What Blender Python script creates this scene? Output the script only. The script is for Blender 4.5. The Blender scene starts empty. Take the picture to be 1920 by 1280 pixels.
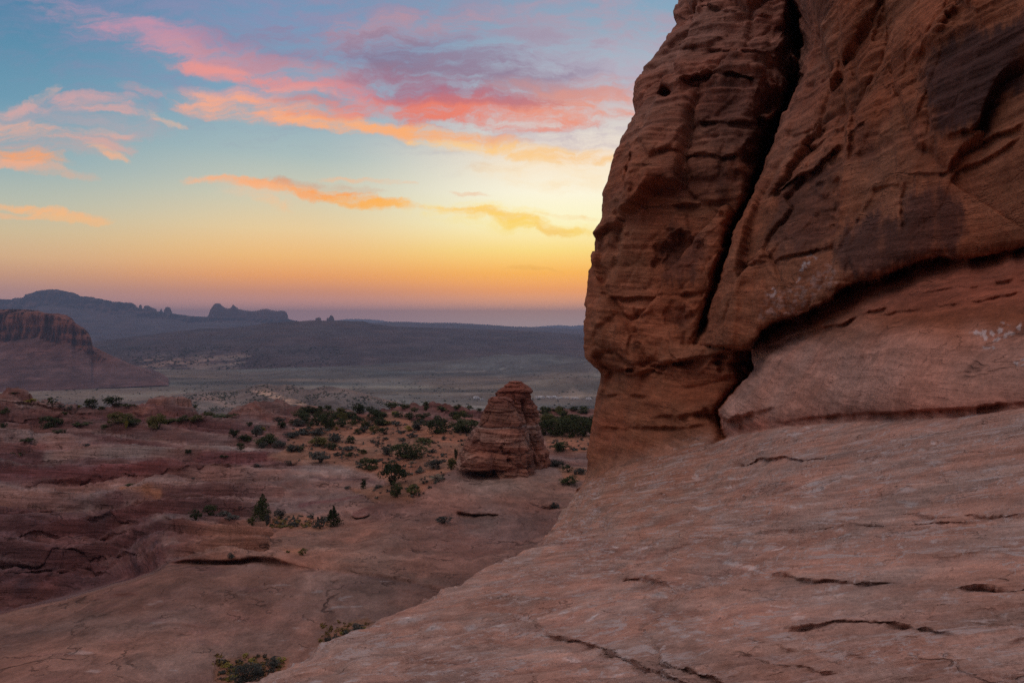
import bpy, math, random
import numpy as np
SC = bpy.context.scene
COL = SC.collection
random.seed(7)

# ---------------------------------------------------------------- camera
# 24 mm lens on a 36 mm sensor, level, slight downward shift.
F, U0, V0 = 1280.0, 960.0, 608.0
cam = bpy.data.cameras.new("camera"); camo = bpy.data.objects.new("camera", cam); COL.objects.link(camo)
cam.lens = 24; cam.sensor_width = 36; cam.shift_y = -32.0/1920.0
cam.clip_start = 0.05; cam.clip_end = 90000
camo.location = (0, 0, 0); camo.rotation_euler = (math.radians(90), 0, 0)
SC.camera = camo

# ---------------------------------------------------------------- colour helpers
def lin(c):
    out = []
    for x in c[:3]:
        x = x/255.0
        out.append(x/12.92 if x <= 0.04045 else ((x+0.055)/1.055)**2.4)
    return tuple(out)+(1.0,)

class NT:
    """small helper round a node tree"""
    def __init__(s, tree): s.t = tree; s.n = tree.nodes; s.l = tree.links
    def new(s, typ, **kw):
        n = s.n.new(typ)
        for k, v in kw.items(): setattr(n, k, v)
        return n
    def put(s, sock, v):
        if isinstance(v, bpy.types.NodeSocket): s.l.new(v, sock)
        else: sock.default_value = v
    def m(s, op, a, b=None, c=None, clamp=False):
        n = s.new('ShaderNodeMath', operation=op); n.use_clamp = clamp
        for i, v in enumerate((a, b, c)):
            if v is not None: s.put(n.inputs[i], v)
        return n.outputs[0]
    def vm(s, op, a, b=None, out=0):
        n = s.new('ShaderNodeVectorMath', operation=op)
        s.put(n.inputs[0], a)
        if b is not None: s.put(n.inputs['Scale'] if op == 'SCALE' else n.inputs[1], b)
        return n.outputs[out]
    def comb(s, x, y, z):
        n = s.new('ShaderNodeCombineXYZ')
        for i, v in enumerate((x, y, z)): s.put(n.inputs[i], v)
        return n.outputs[0]
    def noise(s, vec, scale, detail=4, rough=.5, dist=0, color=False):
        n = s.new('ShaderNodeTexNoise'); s.put(n.inputs['Vector'], vec)
        n.inputs['Scale'].default_value = scale; n.inputs['Detail'].default_value = detail
        n.inputs['Roughness'].default_value = rough; n.inputs['Distortion'].default_value = dist
        return n.outputs['Color' if color else 'Fac']
    def rng(s, v, a, b, c=0., d=1., smooth=True):
        n = s.new('ShaderNodeMapRange'); n.interpolation_type = 'SMOOTHSTEP' if smooth else 'LINEAR'
        s.put(n.inputs['Value'], v)
        for k, x in zip(('From Min', 'From Max', 'To Min', 'To Max'), (a, b, c, d)): s.put(n.inputs[k], x)
        return n.outputs['Result']
    def mix(s, fac, a, b, mode='MIX'):
        n = s.new('ShaderNodeMix', data_type='RGBA', blend_type=mode)
        s.put(n.inputs[0], fac); s.put(n.inputs[6], a); s.put(n.inputs[7], b)
        return n.outputs[2]
    def ramp(s, fac, stops):
        n = s.new('ShaderNodeValToRGB'); s.put(n.inputs[0], fac)
        e = n.color_ramp.elements
        while len(e) > 1: e.remove(e[-1])
        e[0].position = stops[0][0]; e[0].color = stops[0][1]
        for p, c in stops[1:]:
            x = e.new(p); x.color = c
        return n.outputs[0]

# ---------------------------------------------------------------- sky
SUN_AZ, SUN_EL = 8.0, 1.0          # where the sun has just gone down, behind the cliff
AMBIENT = 1.0
w = bpy.data.worlds.new("World"); SC.world = w; w.use_nodes = True
T = NT(w.node_tree); T.n.clear()
wo = T.new('ShaderNodeOutputWorld'); bg = T.new('ShaderNodeBackground'); T.l.new(bg.outputs[0], wo.inputs[0])
tc = T.new('ShaderNodeTexCoord'); D = tc.outputs['Generated']
sp = T.new('ShaderNodeSeparateXYZ'); T.l.new(D, sp.inputs[0]); dx, dy, dz = sp.outputs
hl = T.m('SQRT', T.m('ADD', T.m('MULTIPLY', dx, dx), T.m('MULTIPLY', dy, dy)))
el = T.m('DIVIDE', dz, T.m('MAXIMUM', hl, 1e-3))                    # tangent of elevation
az = T.m('MULTIPLY', T.m('ARCTAN2', dx, dy), 57.29578)
az = T.m('ABSOLUTE', T.m('SUBTRACT', az, SUN_AZ))                   # degrees from the sunset
ELM = 1.2
HAZE_D, HAZE_TOP, HAZE_R = 1.2e-4, 380.0, 19000.0
def through(t, c, strength=.88, air=(.075,.085,.13)):
    """radiance of the sky beyond the haze layer for the colour seen through it at elevation tangent t"""
    T_ = math.exp(-HAZE_D*min(HAZE_TOP/max(t, 1e-4), HAZE_R)); k = 1-strength*(1-T_)
    return tuple(max(.01, (x-(1-k)*a)/k) for x, a in zip(c[:3], air))+(1.0,)
e01 = T.m('DIVIDE', el, ELM, clamp=True)
def skyramp(k, stops, top):
    # stops: (pixel row, colour) for a column whose 1/cos(azimuth) is k
    s = [(max(0, (V0-v)/F/k/ELM), through((V0-v)/F/k, lin(c))) for v, c in stops]
    s += [(0.62, lin(top[0])), (1.0, lin(top[1]))]
    return T.ramp(e01, s)
rl = skyramp(1.25, [(608,(158,132,138)),(575,(162,128,130)),(545,(172,134,128)),(515,(196,150,122)),(480,(212,174,134)),(430,(206,188,152)),(370,(180,188,174)),(290,(140,172,182)),(180,(106,152,176)),(60,(86,138,168)),(-80,(62,118,160))], ((140,148,172),(186,172,174)))
rm = skyramp(1.05, [(608,(172,136,142)),(575,(180,134,130)),(548,(202,140,114)),(518,(234,160,98)),(480,(242,188,118)),(430,(236,206,154)),(370,(212,206,178)),(290,(172,190,188)),(180,(132,168,190)),(60,(118,158,188)),(-80,(100,140,178))], ((146,152,176),(186,172,174)))
rr = skyramp(1.0, [(608,(186,156,150)),(575,(206,148,122)),(545,(240,160,96)),(512,(255,184,84)),(470,(255,222,130)),(420,(255,247,196)),(360,(255,248,222)),(290,(246,230,210)),(180,(186,190,200)),(60,(142,172,192)),(-80,(112,150,184))], ((150,156,178),(186,172,174)))
rb = T.ramp(e01, [(0,lin((70,58,60))),(.08,lin((104,86,88))),(.2,lin((134,114,112))),(.4,lin((160,142,142))),(.7,lin((172,156,158))),(1,lin((186,172,174)))])
s1 = T.mix(T.rng(az, 4, 26), rr, rm)
s1 = T.mix(T.rng(az, 24, 48), s1, rl)
s1 = T.mix(T.rng(az, 75, 130), s1, rb)
# clouds, laid out on the sky dome by direction (tangent plane towards the view)
yy = T.m('MAXIMUM', dy, 0.08)
cp = T.comb(T.m('DIVIDE', dx, yy), T.m('DIVIDE', dz, yy), 0.0)
def cpix(u, v): return ((u-U0)/F, (V0-v)/F, 0.0)
wn = T.noise(cp, 6.5, 7, .62, color=True)
wn2 = T.vm('SUBTRACT', wn, (.5,.5,.5))
cw = T.vm('ADD', cp, T.vm('MULTIPLY', wn2, (.14,.06,0)))
# fibrous texture: stretched along the drift of the high cloud
mp = T.new('ShaderNodeMapping'); mp.vector_type = 'POINT'; T.put(mp.inputs['Vector'], cw)
mp.inputs['Rotation'].default_value = (0, 0, math.radians(9)); mp.inputs['Scale'].default_value = (8, 36, 1)
fib = T.noise(mp.outputs[0], 1.0, 9, .68, .5)
fib3 = T.noise(cw, 34, 6, .7)
mp2 = T.new('ShaderNodeMapping'); T.put(mp2.inputs['Vector'], cw)
mp2.inputs['Rotation'].default_value = (0, 0, math.radians(-22)); mp2.inputs['Scale'].default_value = (14, 42, 1)
fib2 = T.noise(mp2.outputs[0], 1.0, 8, .68, .3)
fibm = T.m('ADD', T.m('ADD', T.m('MULTIPLY', fib, .52), T.m('MULTIPLY', fib2, .30)), T.m('MULTIPLY', fib3, .18))
edge = T.m('MULTIPLY', T.m('SUBTRACT', fibm, .5), 5.2)
front = T.rng(dy, .12, .3)
wisp = T.rng(T.m('ADD', T.m('MULTIPLY', fib2, .5), T.m('MULTIPLY', fib, .5)), .40, .58, .45, 1.0)
CL = [ # u, v, half length, half width, tilt (down to the right), colour, strength, softness
 (700,75,460,120,6,(146,138,172),0.45,1.02),(560,60,260,70,8,(140,142,178),0.41,1.02),(1090,120,170,90,0,(206,182,190),0.41,1.02),
 (920,20,260,40,4,(170,142,160),0.41,0.92),(250,55,130,15,17,(196,150,172),0.59,0.62),(370,88,150,22,12,(206,146,166),0.68,0.72),
 (520,128,170,18,11,(214,156,158),0.68,0.72),(700,140,130,16,6,(204,148,152),0.54,0.72),(720,60,120,24,-8,(206,148,150),0.5,0.82),
 (640,100,200,32,6,(150,124,150),0.5,0.82),(830,120,130,42,4,(128,120,146),0.68,0.72),(900,160,150,34,4,(150,116,138),0.63,0.72),
 (960,100,110,46,0,(150,142,166),0.45,0.82),(760,165,120,22,6,(176,122,142),0.54,0.72),(450,140,120,11,10,(238,152,142),0.85,0.47),
 (600,162,110,12,7,(226,142,142),0.72,0.52),(480,178,120,16,2,(224,166,160),0.72,0.62),(440,200,85,20,8,(246,174,142),0.9,0.47),
 (540,205,90,20,6,(250,168,132),0.9,0.47),(620,225,90,15,10,(252,178,130),0.9,0.42),(600,190,60,9,6,(168,112,134),0.68,0.52),
 (620,212,60,10,5,(226,132,120),0.81,0.52),(720,243,130,13,7,(255,176,118),0.9,0.42),(820,252,120,10,5,(252,176,114),0.81,0.47),
 (690,200,90,14,2,(236,154,142),0.63,0.62),(830,208,110,20,3,(226,124,110),0.9,0.52),(930,214,130,20,2,(240,130,104),0.9,0.47),
 (1080,200,130,26,-5,(240,154,122),0.85,0.57),(1040,170,130,16,-3,(206,152,148),0.63,0.72),(880,185,120,12,4,(176,108,128),0.68,0.62),
 (880,275,90,7,5,(255,206,142),0.81,0.47),(1000,285,170,11,5,(255,206,134),0.81,0.52),(1100,296,110,9,4,(250,192,118),0.81,0.52),
 (1060,320,120,24,3,(255,222,170),0.5,0.82),(60,188,55,10,-22,(222,176,162),0.77,0.52),(120,192,90,12,-3,(226,166,162),0.72,0.57),
 (210,205,70,6,9,(228,168,158),0.77,0.47),(130,225,130,26,2,(196,166,170),0.5,0.82),(50,245,70,13,6,(246,180,148),0.81,0.52),
 (90,262,110,18,5,(214,164,156),0.54,0.72),(20,286,70,12,11,(255,166,102),0.9,0.42),(30,308,60,7,8,(250,176,136),0.72,0.52),
 (80,320,60,6,10,(232,176,146),0.54,0.62),(195,288,34,6,17,(248,182,138),0.77,0.47),(190,272,40,6,10,(226,170,156),0.54,0.62),
 (310,222,30,5,20,(236,186,154),0.68,0.52),(265,166,40,7,14,(216,156,158),0.63,0.62),(165,248,50,5,3,(236,176,156),0.54,0.52),
 (70,392,90,6,6,(255,188,128),0.9,0.42),(140,408,60,5,4,(252,190,128),0.72,0.52),(20,402,50,4,2,(250,188,136),0.72,0.52),
 (440,342,60,6,6,(255,182,132),0.9,0.42),(540,356,90,8,8,(255,164,98),0.9,0.4),(620,372,80,8,7,(255,162,80),0.9,0.4),
 (700,385,70,7,6,(255,182,84),0.9,0.42),(505,388,34,10,14,(252,194,140),0.68,0.62),(500,366,60,14,8,(244,196,156),0.45,0.72),
 (670,345,60,4,4,(250,186,136),0.63,0.52),(590,352,70,6,6,(214,136,100),0.45,0.62),(880,405,70,7,8,(252,200,110),0.77,0.52),
 (940,408,80,6,7,(250,188,104),0.85,0.42),(1010,425,70,8,8,(255,206,84),0.9,0.47),(1030,432,24,8,8,(250,190,96),0.77,0.52),
 (1080,412,50,4,5,(250,196,120),0.72,0.52),(950,415,130,16,5,(255,224,120),0.54,0.72),(885,368,26,4,10,(240,182,140),0.63,0.52),
 (990,500,40,3,2,(236,174,80),0.45,0.52),
]
sky = s1
for (u, v, a, b, ang, c, st, so) in CL:
    mpn = T.new('ShaderNodeMapping'); mpn.vector_type = 'TEXTURE'; T.put(mpn.inputs['Vector'], cw)
    mpn.inputs['Location'].default_value = cpix(u, v)
    mpn.inputs['Rotation'].default_value = (0, 0, -math.radians(ang))
    mpn.inputs['Scale'].default_value = (a/F*1.25, b/F*1.3, 1)
    r2 = T.vm('DOT_PRODUCT', mpn.outputs[0], mpn.outputs[0], out=1)
    g = T.m('SUBTRACT', 1.0, T.m('MULTIPLY', r2, .55))
    dgn = T.m('MULTIPLY', wisp, T.rng(T.m('MULTIPLY_ADD', edge, .62+.3*so, g), .30-.55*so, 1.15, 0, st*.95))
    sky = T.mix(T.m('MULTIPLY', dgn, front), sky, through((V0-v)/F, lin(c)))
# below the horizon: dim desert ground colour
sky = T.mix(T.rng(el, -.02, -.10), sky, lin((50, 38, 36)))
T.put(bg.inputs['Color'], sky); bg.inputs['Strength'].default_value = AMBIENT

# ---------------------------------------------------------------- sun lamp (last dim directional light of the dusk sky)
sl = bpy.data.lights.new("sun", 'SUN'); so_ = bpy.data.objects.new("sun", sl); COL.objects.link(so_)
sl.energy = 0.45; sl.angle = math.radians(40); sl.color = (1.0, .86, .80)
so_.rotation_euler = (math.radians(34), 0, math.radians(-60))

# ---------------------------------------------------------------- exposure
SC.view_settings.view_transform = 'Standard'; SC.view_settings.look = 'None'
SC.view_settings.gamma = 1; SC.view_settings.exposure = 0.0
SC.render.engine = 'CYCLES'
SC.cycles.max_bounces = 6; SC.cycles.diffuse_bounces = 3; SC.cycles.volume_bounces = 0
SC.cycles.use_denoising = False

# ================================================================ numpy noise
_rs = np.random.RandomState(11)
_perm = np.concatenate([_rs.permutation(256)]*2).astype(np.int64)
_g = _rs.normal(size=(256, 3)); _g /= np.linalg.norm(_g, axis=1)[:, None]; _g = _g.astype(np.float32)
def pn(x, y, z=None):
    x = np.asarray(x, dtype=np.float64); y = np.asarray(y, dtype=np.float64)
    z = np.zeros_like(x) if z is None else np.asarray(z, dtype=np.float64)
    x, y, z = np.broadcast_arrays(x, y, z)
    xi, yi, zi = (np.floor(a).astype(np.int64) for a in (x, y, z))
    xf, yf, zf = ((a-b).astype(np.float32) for a, b in ((x, xi), (y, yi), (z, zi)))
    f = lambda t: t*t*t*(t*(t*6-15)+10)
    uu, vv, ww = f(xf), f(yf), f(zf)
    out = 0
    for cx in (0, 1):
        for cy in (0, 1):
            for cz in (0, 1):
                h = _perm[(_perm[(_perm[(xi+cx) & 255]+yi+cy) & 255]+zi+cz) & 255]
                gg = _g[h]
                d = gg[..., 0]*(xf-cx)+gg[..., 1]*(yf-cy)+gg[..., 2]*(zf-cz)
                wt = (uu if cx else 1-uu)*(vv if cy else 1-vv)*(ww if cz else 1-ww)
                out = out+d*wt
    return out*1.5
def fbm(x, y, z=None, o=4, gain=.5, lac=2.03):
    a, s, t = 1.0, 0, 0
    zz = 0 if z is None else z
    for i in range(o):
        k = lac**i
        s = s+a*pn(np.asarray(x)*k+i*7.3, np.asarray(y)*k+i*3.1, np.asarray(zz)*k+i*5.7); t += a; a *= gain
    return s/t*1.3
def facets(x, y, z, slope=.7):
    """broken rock: every cell of a jittered lattice is its own tilted plane. returns height and distance to the joint"""
    xi, yi, zi = (np.floor(a).astype(np.int64) for a in (x, y, z)); f1 = np.full(x.shape, 9e9); f2 = f1.copy(); H = np.zeros(x.shape)
    for i in (-1, 0, 1):
        for j in (-1, 0, 1):
            for k in (-1, 0, 1):
                h = _perm[(_perm[(_perm[(xi+i) & 255]+yi+j) & 255]+zi+k) & 255]
                g = _g[h]; g2 = _g[(h*7+13) & 255]
                ax, ay, az_ = xi+i+.5+g[..., 0]*.45-x, yi+j+.5+g[..., 1]*.45-y, zi+k+.5+g[..., 2]*.45-z
                d = ax*ax+ay*ay+az_*az_; n = d < f1
                f2 = np.where(n, f1, np.minimum(f2, d)); f1 = np.where(n, d, f1)
                H = np.where(n, g2[..., 0]*.45+slope*(ax*g2[..., 1]+ay*g2[..., 2]+az_*g2[..., 0]), H)
    return H, np.sqrt(f2)-np.sqrt(f1)
def sstep(a, b, x):
    t = np.clip((x-a)/(b-a), 0, 1); return t*t*(3-2*t)
def poly_dist(U, V, pts, signed=False):
    """distance in pixels of (U,V) to a polyline; signed: positive below/right of it"""
    best = np.full(U.shape, 1e9); sg = np.zeros(U.shape)
    for (x0, y0), (x1, y1) in zip(pts[:-1], pts[1:]):
        ax, ay = x1-x0, y1-y0; L = ax*ax+ay*ay+1e-9
        t = np.clip(((U-x0)*ax+(V-y0)*ay)/L, 0, 1)
        qx, qy = U-(x0+t*ax), V-(y0+t*ay); d = qx*qx+qy*qy
        m = d < best
        best = np.where(m, d, best); sg = np.where(m, np.sign(ax*qy-ay*qx), sg)
    best = np.sqrt(best)
    return best*sg if signed else best
def in_poly(U, V, pts):
    c = np.zeros(U.shape, bool); n = len(pts)
    for i in range(n):
        x0, y0 = pts[i]; x1, y1 = pts[(i+1) % n]
        m = ((y0 > V) != (y1 > V)) & (U < (x1-x0)*(V-y0)/(y1-y0+1e-12)+x0)
        c ^= m
    return c
def pmask(U, V, pts, soft=6.0):
    """soft polygon mask 0..1"""
    d = poly_dist(U, V, list(pts)+[pts[0]])
    return sstep(-soft, soft, np.where(in_poly(U, V, pts), d, -d))
def tps(ctrl, U, V, lam=1e-6):
    """thin plate spline through (u, v, distance): works on 1/distance, which is linear for a plane"""
    c = np.array(ctrl, float); X = (c[:, :2]-[1200, 600])/600.0; y = 1.0/c[:, 2]; n = len(c)
    def K(r2): return np.where(r2 > 1e-12, r2*np.log(r2+1e-12), 0)
    r2 = ((X[:, None]-X[None])**2).sum(-1)
    A = np.zeros((n+3, n+3)); A[:n, :n] = K(r2)+lam*np.eye(n); A[:n, n] = 1; A[:n, n+1:] = X; A[n, :n] = 1; A[n+1:, :n] = X.T
    wv = np.linalg.solve(A, np.concatenate([y, [0, 0, 0]]))
    a, b = (U-1200)/600.0, (V-600)/600.0
    s = wv[n]+wv[n+1]*a+wv[n+2]*b
    for i in range(n): s = s+wv[i]*K((a-X[i, 0])**2+(b-X[i, 1])**2)
    lo = 1.0/(c[:, 2].max()*1.3); return 1.0/np.maximum(s, lo)
def ray(U, V, Y): return (U-U0)/F*Y, Y+0*U, (V0-V)/F*Y
def interp(pts, x, axis=0):
    p = sorted(pts, key=lambda q: q[axis]); return np.interp(x, [q[axis] for q in p], [q[1-axis] for q in p])

# ================================================================ mesh helpers
def put(o, label=None, cat=None, group=None, kind=None):
    if label: o['label'] = label
    if cat: o['category'] = cat
    if group: o['group'] = group
    if kind: o['kind'] = kind
    return o
def mesh_np(name, P, faces, mat, parent=None, tint=None, smooth=True):
    me = bpy.data.meshes.new(name)
    nv, nf, k = len(P), len(faces), faces.shape[1]
    me.vertices.add(nv); me.vertices.foreach_set('co', np.ascontiguousarray(P, dtype=np.float32).ravel())
    me.loops.add(nf*k); me.loops.foreach_set('vertex_index', np.ascontiguousarray(faces, dtype=np.int32).ravel())
    me.polygons.add(nf); me.polygons.foreach_set('loop_start', np.arange(0, nf*k, k, dtype=np.int32))
    me.polygons.foreach_set('use_smooth', np.full(nf, smooth, dtype=bool))
    me.update(calc_edges=True)
    if tint is not None:
        at = me.attributes.new('tint', 'FLOAT_COLOR', 'POINT')
        c = np.ones((nv, 4), np.float32); c[:, :3] = tint; at.data.foreach_set('color', c.ravel())
    me.materials.append(mat)
    o = bpy.data.objects.new(name, me); COL.objects.link(o)
    if parent: o.parent = parent
    return o
def grid_faces(nr, nc, wrap=False):
    i = np.arange(nr-1)[:, None]*nc; j = np.arange(nc-(0 if wrap else 1))[None]; j2 = (j+1) % nc
    return np.stack([i+j, i+j2, i+nc+j2, i+nc+j], -1).reshape(-1, 4)
def sub_mesh(name, P, faces, keep, mat, tint):
    f = faces[keep]; used = np.unique(f); idx = np.full(len(P), -1); idx[used] = np.arange(len(used))
    return mesh_np(name, P[used], idx[f], mat, tint=tint[used])

# ================================================================ materials
def principled(name, rough=.9, spec=.2):
    m = bpy.data.materials.new(name); m.use_nodes = True; t = NT(m.node_tree)
    b = t.n['Principled BSDF']; b.inputs['Roughness'].default_value = rough
    b.inputs['Specular IOR Level'].default_value = spec
    return m, t, b
def rock_mat(name, sxy, sz, px, warp=.3, wsc=.3, bump=.6, lichen=0.0, tilt=(.0, .0), streak=0.0, frac=.5, contrast=1.0):
    """sandstone: the mesh's own tint, finer bedding colour, grain and relief.
    sxy, sz: bedding frequency along and across the beds; px: size in metres of the finest grain"""
    m, t, b = principled(name, .93, .12)
    at = t.new('ShaderNodeAttribute', attribute_name='tint')
    geo = t.new('ShaderNodeNewGeometry'); P = geo.outputs['Position']
    s = t.new('ShaderNodeSeparateXYZ'); t.l.new(P, s.inputs[0]); X, Y_, Z = s.outputs
    zt = t.m('ADD', Z, t.m('ADD', t.m('MULTIPLY', X, tilt[0]), t.m('MULTIPLY', Y_, tilt[1])))
    wz = t.m('MULTIPLY_ADD', t.noise(P, wsc, 3), warp, zt)
    pb = t.comb(t.m('MULTIPLY', X, sxy), t.m('MULTIPLY', Y_, sxy), t.m('MULTIPLY', wz, sz))
    bed = t.noise(pb, 1.0, 7, .66)
    bed2 = t.noise(pb, 3.7, 5, .6)
    big = t.noise(P, .012/px, 4, .55)
    mott = t.noise(P, .07/px, 5, .62)
    grain = t.noise(P, .45/px, 5, .65)
    k = contrast
    v = t.rng(bed, .40, .62, 1-.24*k, 1+.20*k, False)
    v = t.m('MULTIPLY', v, t.rng(bed2, .40, .60, 1-.13*k, 1+.12*k, False))
    v = t.m('MULTIPLY', v, t.rng(mott, .3, .7, 1-.16*k, 1+.16*k, False))
    v = t.m('MULTIPLY', v, t.rng(grain, .30, .70, .80, 1.20, False))
    c = t.mix(1.0, at.outputs['Color'], t.comb(v, v, v), 'MULTIPLY')
    hue = t.mix(t.rng(big, .35, .65), (1.08, .96, .92, 1), (.93, 1.03, 1.09, 1))
    c = t.mix(1.0, c, hue, 'MULTIPLY')
    # hairline fractures
    def iso(vec, sc, det, wdt):
        n = t.noise(vec, sc, det, .55); return t.rng(t.m('ABSOLUTE', t.m('SUBTRACT', n, .5)), wdt, 0.0)
    pc = t.comb(t.m('MULTIPLY', X, 1.0), t.m('MULTIPLY', Y_, 1.0), t.m('MULTIPLY', wz, 3.5))
    cm1 = t.rng(t.noise(P, .022/px, 4), .50, .60)
    fr = t.m('MAXIMUM', t.m('MULTIPLY', iso(pc, .0075/px, 5, .010), cm1), t.m('MULTIPLY', iso(pc, .020/px, 5, .013), t.m('MULTIPLY', t.rng(mott, .48, .60), .7)))
    c = t.mix(t.m('MULTIPLY', fr, .75*frac), c, (.05, .024, .020, 1))
    if streak:
        vs = t.comb(X, Y_, t.m('MULTIPLY', Z, .10))
        st = t.noise(vs, .022/px, 6, .7)
        c = t.mix(t.m('MULTIPLY', t.rng(st, .53, .72), streak), c, (.05, .026, .022, 1))
    if lichen:
        ln = t.noise(pb, 2.2, 8, .78, .4)
        area = t.noise(P, .010/px, 5, .65)
        lf = t.m('MULTIPLY', t.rng(ln, .53, .58), t.rng(area, .43, .54))
        ln2 = t.noise(P, .10/px, 6, .8)
        lf2 = t.m('MULTIPLY', t.rng(ln2, .56, .60), t.rng(area, .42, .54))
        c = t.mix(t.m('MULTIPLY', t.m('MAXIMUM', lf, lf2), lichen), c, (.50, .40, .385, 1))
    t.put(b.inputs['Base Color'], c)
    h = t.m('ADD', t.m('MULTIPLY', bed, .9), t.m('MULTIPLY', bed2, .35))
    h = t.m('ADD', h, t.m('MULTIPLY', mott, .7)); h = t.m('ADD', h, t.m('MULTIPLY', grain, .30)); h = t.m('ADD', h, t.m('MULTIPLY', fr, -.8*frac))
    bn = t.new('ShaderNodeBump'); bn.inputs['Strength'].default_value = bump; bn.inputs['Distance'].default_value = px*4
    t.put(bn.inputs['Height'], h); t.l.new(bn.outputs[0], b.inputs['Normal'])
    return m
M_cliff = rock_mat('cliff_sandstone', .30, 2.4, .035, .5, .25, .8, .0, (.1, .0), .65, .35)
M_ramp = rock_mat('slickrock_sandstone', .55, 13.0, .010, .10, .4, 1.0, .9, (-.14, .28), 0, .40, .9)
M_mid = rock_mat('bowl_sandstone', .10, 2.6, .09, .4, .06, .8, .0, (.02, .0), 0, .8, 1.15)
M_butte = rock_mat('butte_sandstone', .12, 2.2, .12, .4, .1, .9, .0, (.06, .0), .4, .8)
M_far = rock_mat('far_rock', .004, .05, 3.0, 8, .003, .8)
M_valley = rock_mat('valley_ground', .003, .003, 4.0, 1, .01, .4)

# ================================================================ the cliff and the ramp the camera stands on
SIL = [(1480,-520),(1400,-300),(1330,-120),(1290,-40),(1275,0),(1272,15),(1264,24),(1263,27),(1271,31),(1268,45),(1252,60),(1240,80),(1222,105),(1207,125),(1198,145),(1191,165),(1185,190),(1181,215),(1174,240),(1166,265),(1155,290),(1151,305),(1143,325),(1135,350),(1130,375),(1128,395),(1130,410),(1124,422),(1111,440),(1107,455),(1106,480),(1104,505),(1103,550),(1101,575),(1098,600),(1096,630),(1096,650),(1100,670),(1111,683),(1123,693),(1126,700),(1124,720),(1118,745),(1113,780),(1107,820),(1099,860),(1097,885),(1093,905),(1078,930),(1058,960),(1040,985),(1022,1010),(1008,1030),(990,1040),(935,1061),(890,1080),(830,1106),(775,1131),(700,1165),(650,1190),(590,1216),(545,1242),(470,1280),(370,1330),(230,1400),(20,1500),(-450,1700),(-950,1900)]
CONTACT = [(900,925),(1095,905),(1140,893),(1190,874),(1260,852),(1330,835),(1362,822),(1400,812),(1440,806),(1520,797),(1600,791),(1700,786),(1800,781),(1920,768),(2500,720),(3600,650)]
LEFTB = [(1530,-520),(1500,-60),(1484,0),(1500,60),(1494,130),(1474,190),(1448,250),(1428,310),(1398,385),(1373,450),(1353,530),(1328,600),(1309,648),(1405,658),(1413,690),(1400,705),(1368,742),(1350,768),(1352,790),(1362,824),(1362,1000)]
OVER = [(1395,662),(1405,655),(1418,640),(1428,622),(1442,611),(1470,600),(1500,592),(1540,574),(1565,560),(1572,545),(1600,531),(1650,521),(1700,502),(1762,482),(1800,486),(1860,477),(1920,462),(2500,330),(3600,100)]
C_N = [(1180,200,27),(1450,150,23.5),(1280,0,29),(1480,0,25),(1120,450,25.5),(1360,450,22.6),(1100,650,25),(1310,650,22.2),(1120,720,25.2),(1400,700,21),(1110,870,24.6),(1340,830,20.6),(1500,-500,31),(1400,-500,34),(1090,1000,24.5),(1300,1000,20)]
C_B = [(1500,60,22),(1420,350,20.5),(1350,560,20.8),(1330,650,21.3),(1440,600,17.6),(1560,540,14.8),(1700,490,12.8),(1920,460,10.4),(1920,0,11),(1700,0,14.3),(1600,300,15.2),(1920,250,10.3),(2500,0,6.6),(2500,330,5.9),(1560,0,18.2),(1500,-500,23),(1920,-500,13),(2500,-500,7.4),(3600,0,3.7),(3600,-500,4),(3600,100,3.6)]
C_L = [(1355,770,18.6),(1425,665,18.9),(1430,720,17.5),(1500,620,17.6),(1600,780,11.5),(1600,650,13),(1600,580,14.7),(1440,780,15.6),(1400,800,17.2),(1920,755,7.55),(1920,600,8.9),(1920,500,10.3),(2500,700,4.5),(2500,480,6),(2500,350,6.4),(1750,560,11.6),(1750,700,9.6),(3600,650,2.9),(3600,200,3.5)]
C_R = [(1095,905,24.3),(1190,872,22.9),(1350,830,19.4),(1400,812,17),(1600,795,11.6),(1920,780,7.4),(2500,730,4.4),(1920,880,5.8),(1920,1000,4.5),(1920,1280,3.0),(1600,900,8.3),(1600,1000,6.2),(1600,1280,3.1),(1400,900,12),(1400,1000,8.5),(1400,1130,5),(1400,1280,3.2),(1200,950,14.5),(1200,1050,9.5),(1200,1150,6.3),(1200,1280,3.5),(1050,990,18.5),(1010,1030,15.5),(1000,1100,10),(1000,1200,5.8),(1000,1280,4.1),(830,1110,10.5),(800,1200,6.6),(700,1165,8.5),(700,1280,4.6),(590,1220,6.8),(470,1280,5.3),(1900,1700,1.8),(1400,1700,1.8),(900,1700,2.0),(300,1700,2.3),(230,1400,3.8),(-450,1700,2.6),(-950,1900,2.1),(900,1900,1.6),(2500,1280,2.6),(3600,800,2.7),(3600,1280,2.1),(3600,1900,1.3)]

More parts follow.
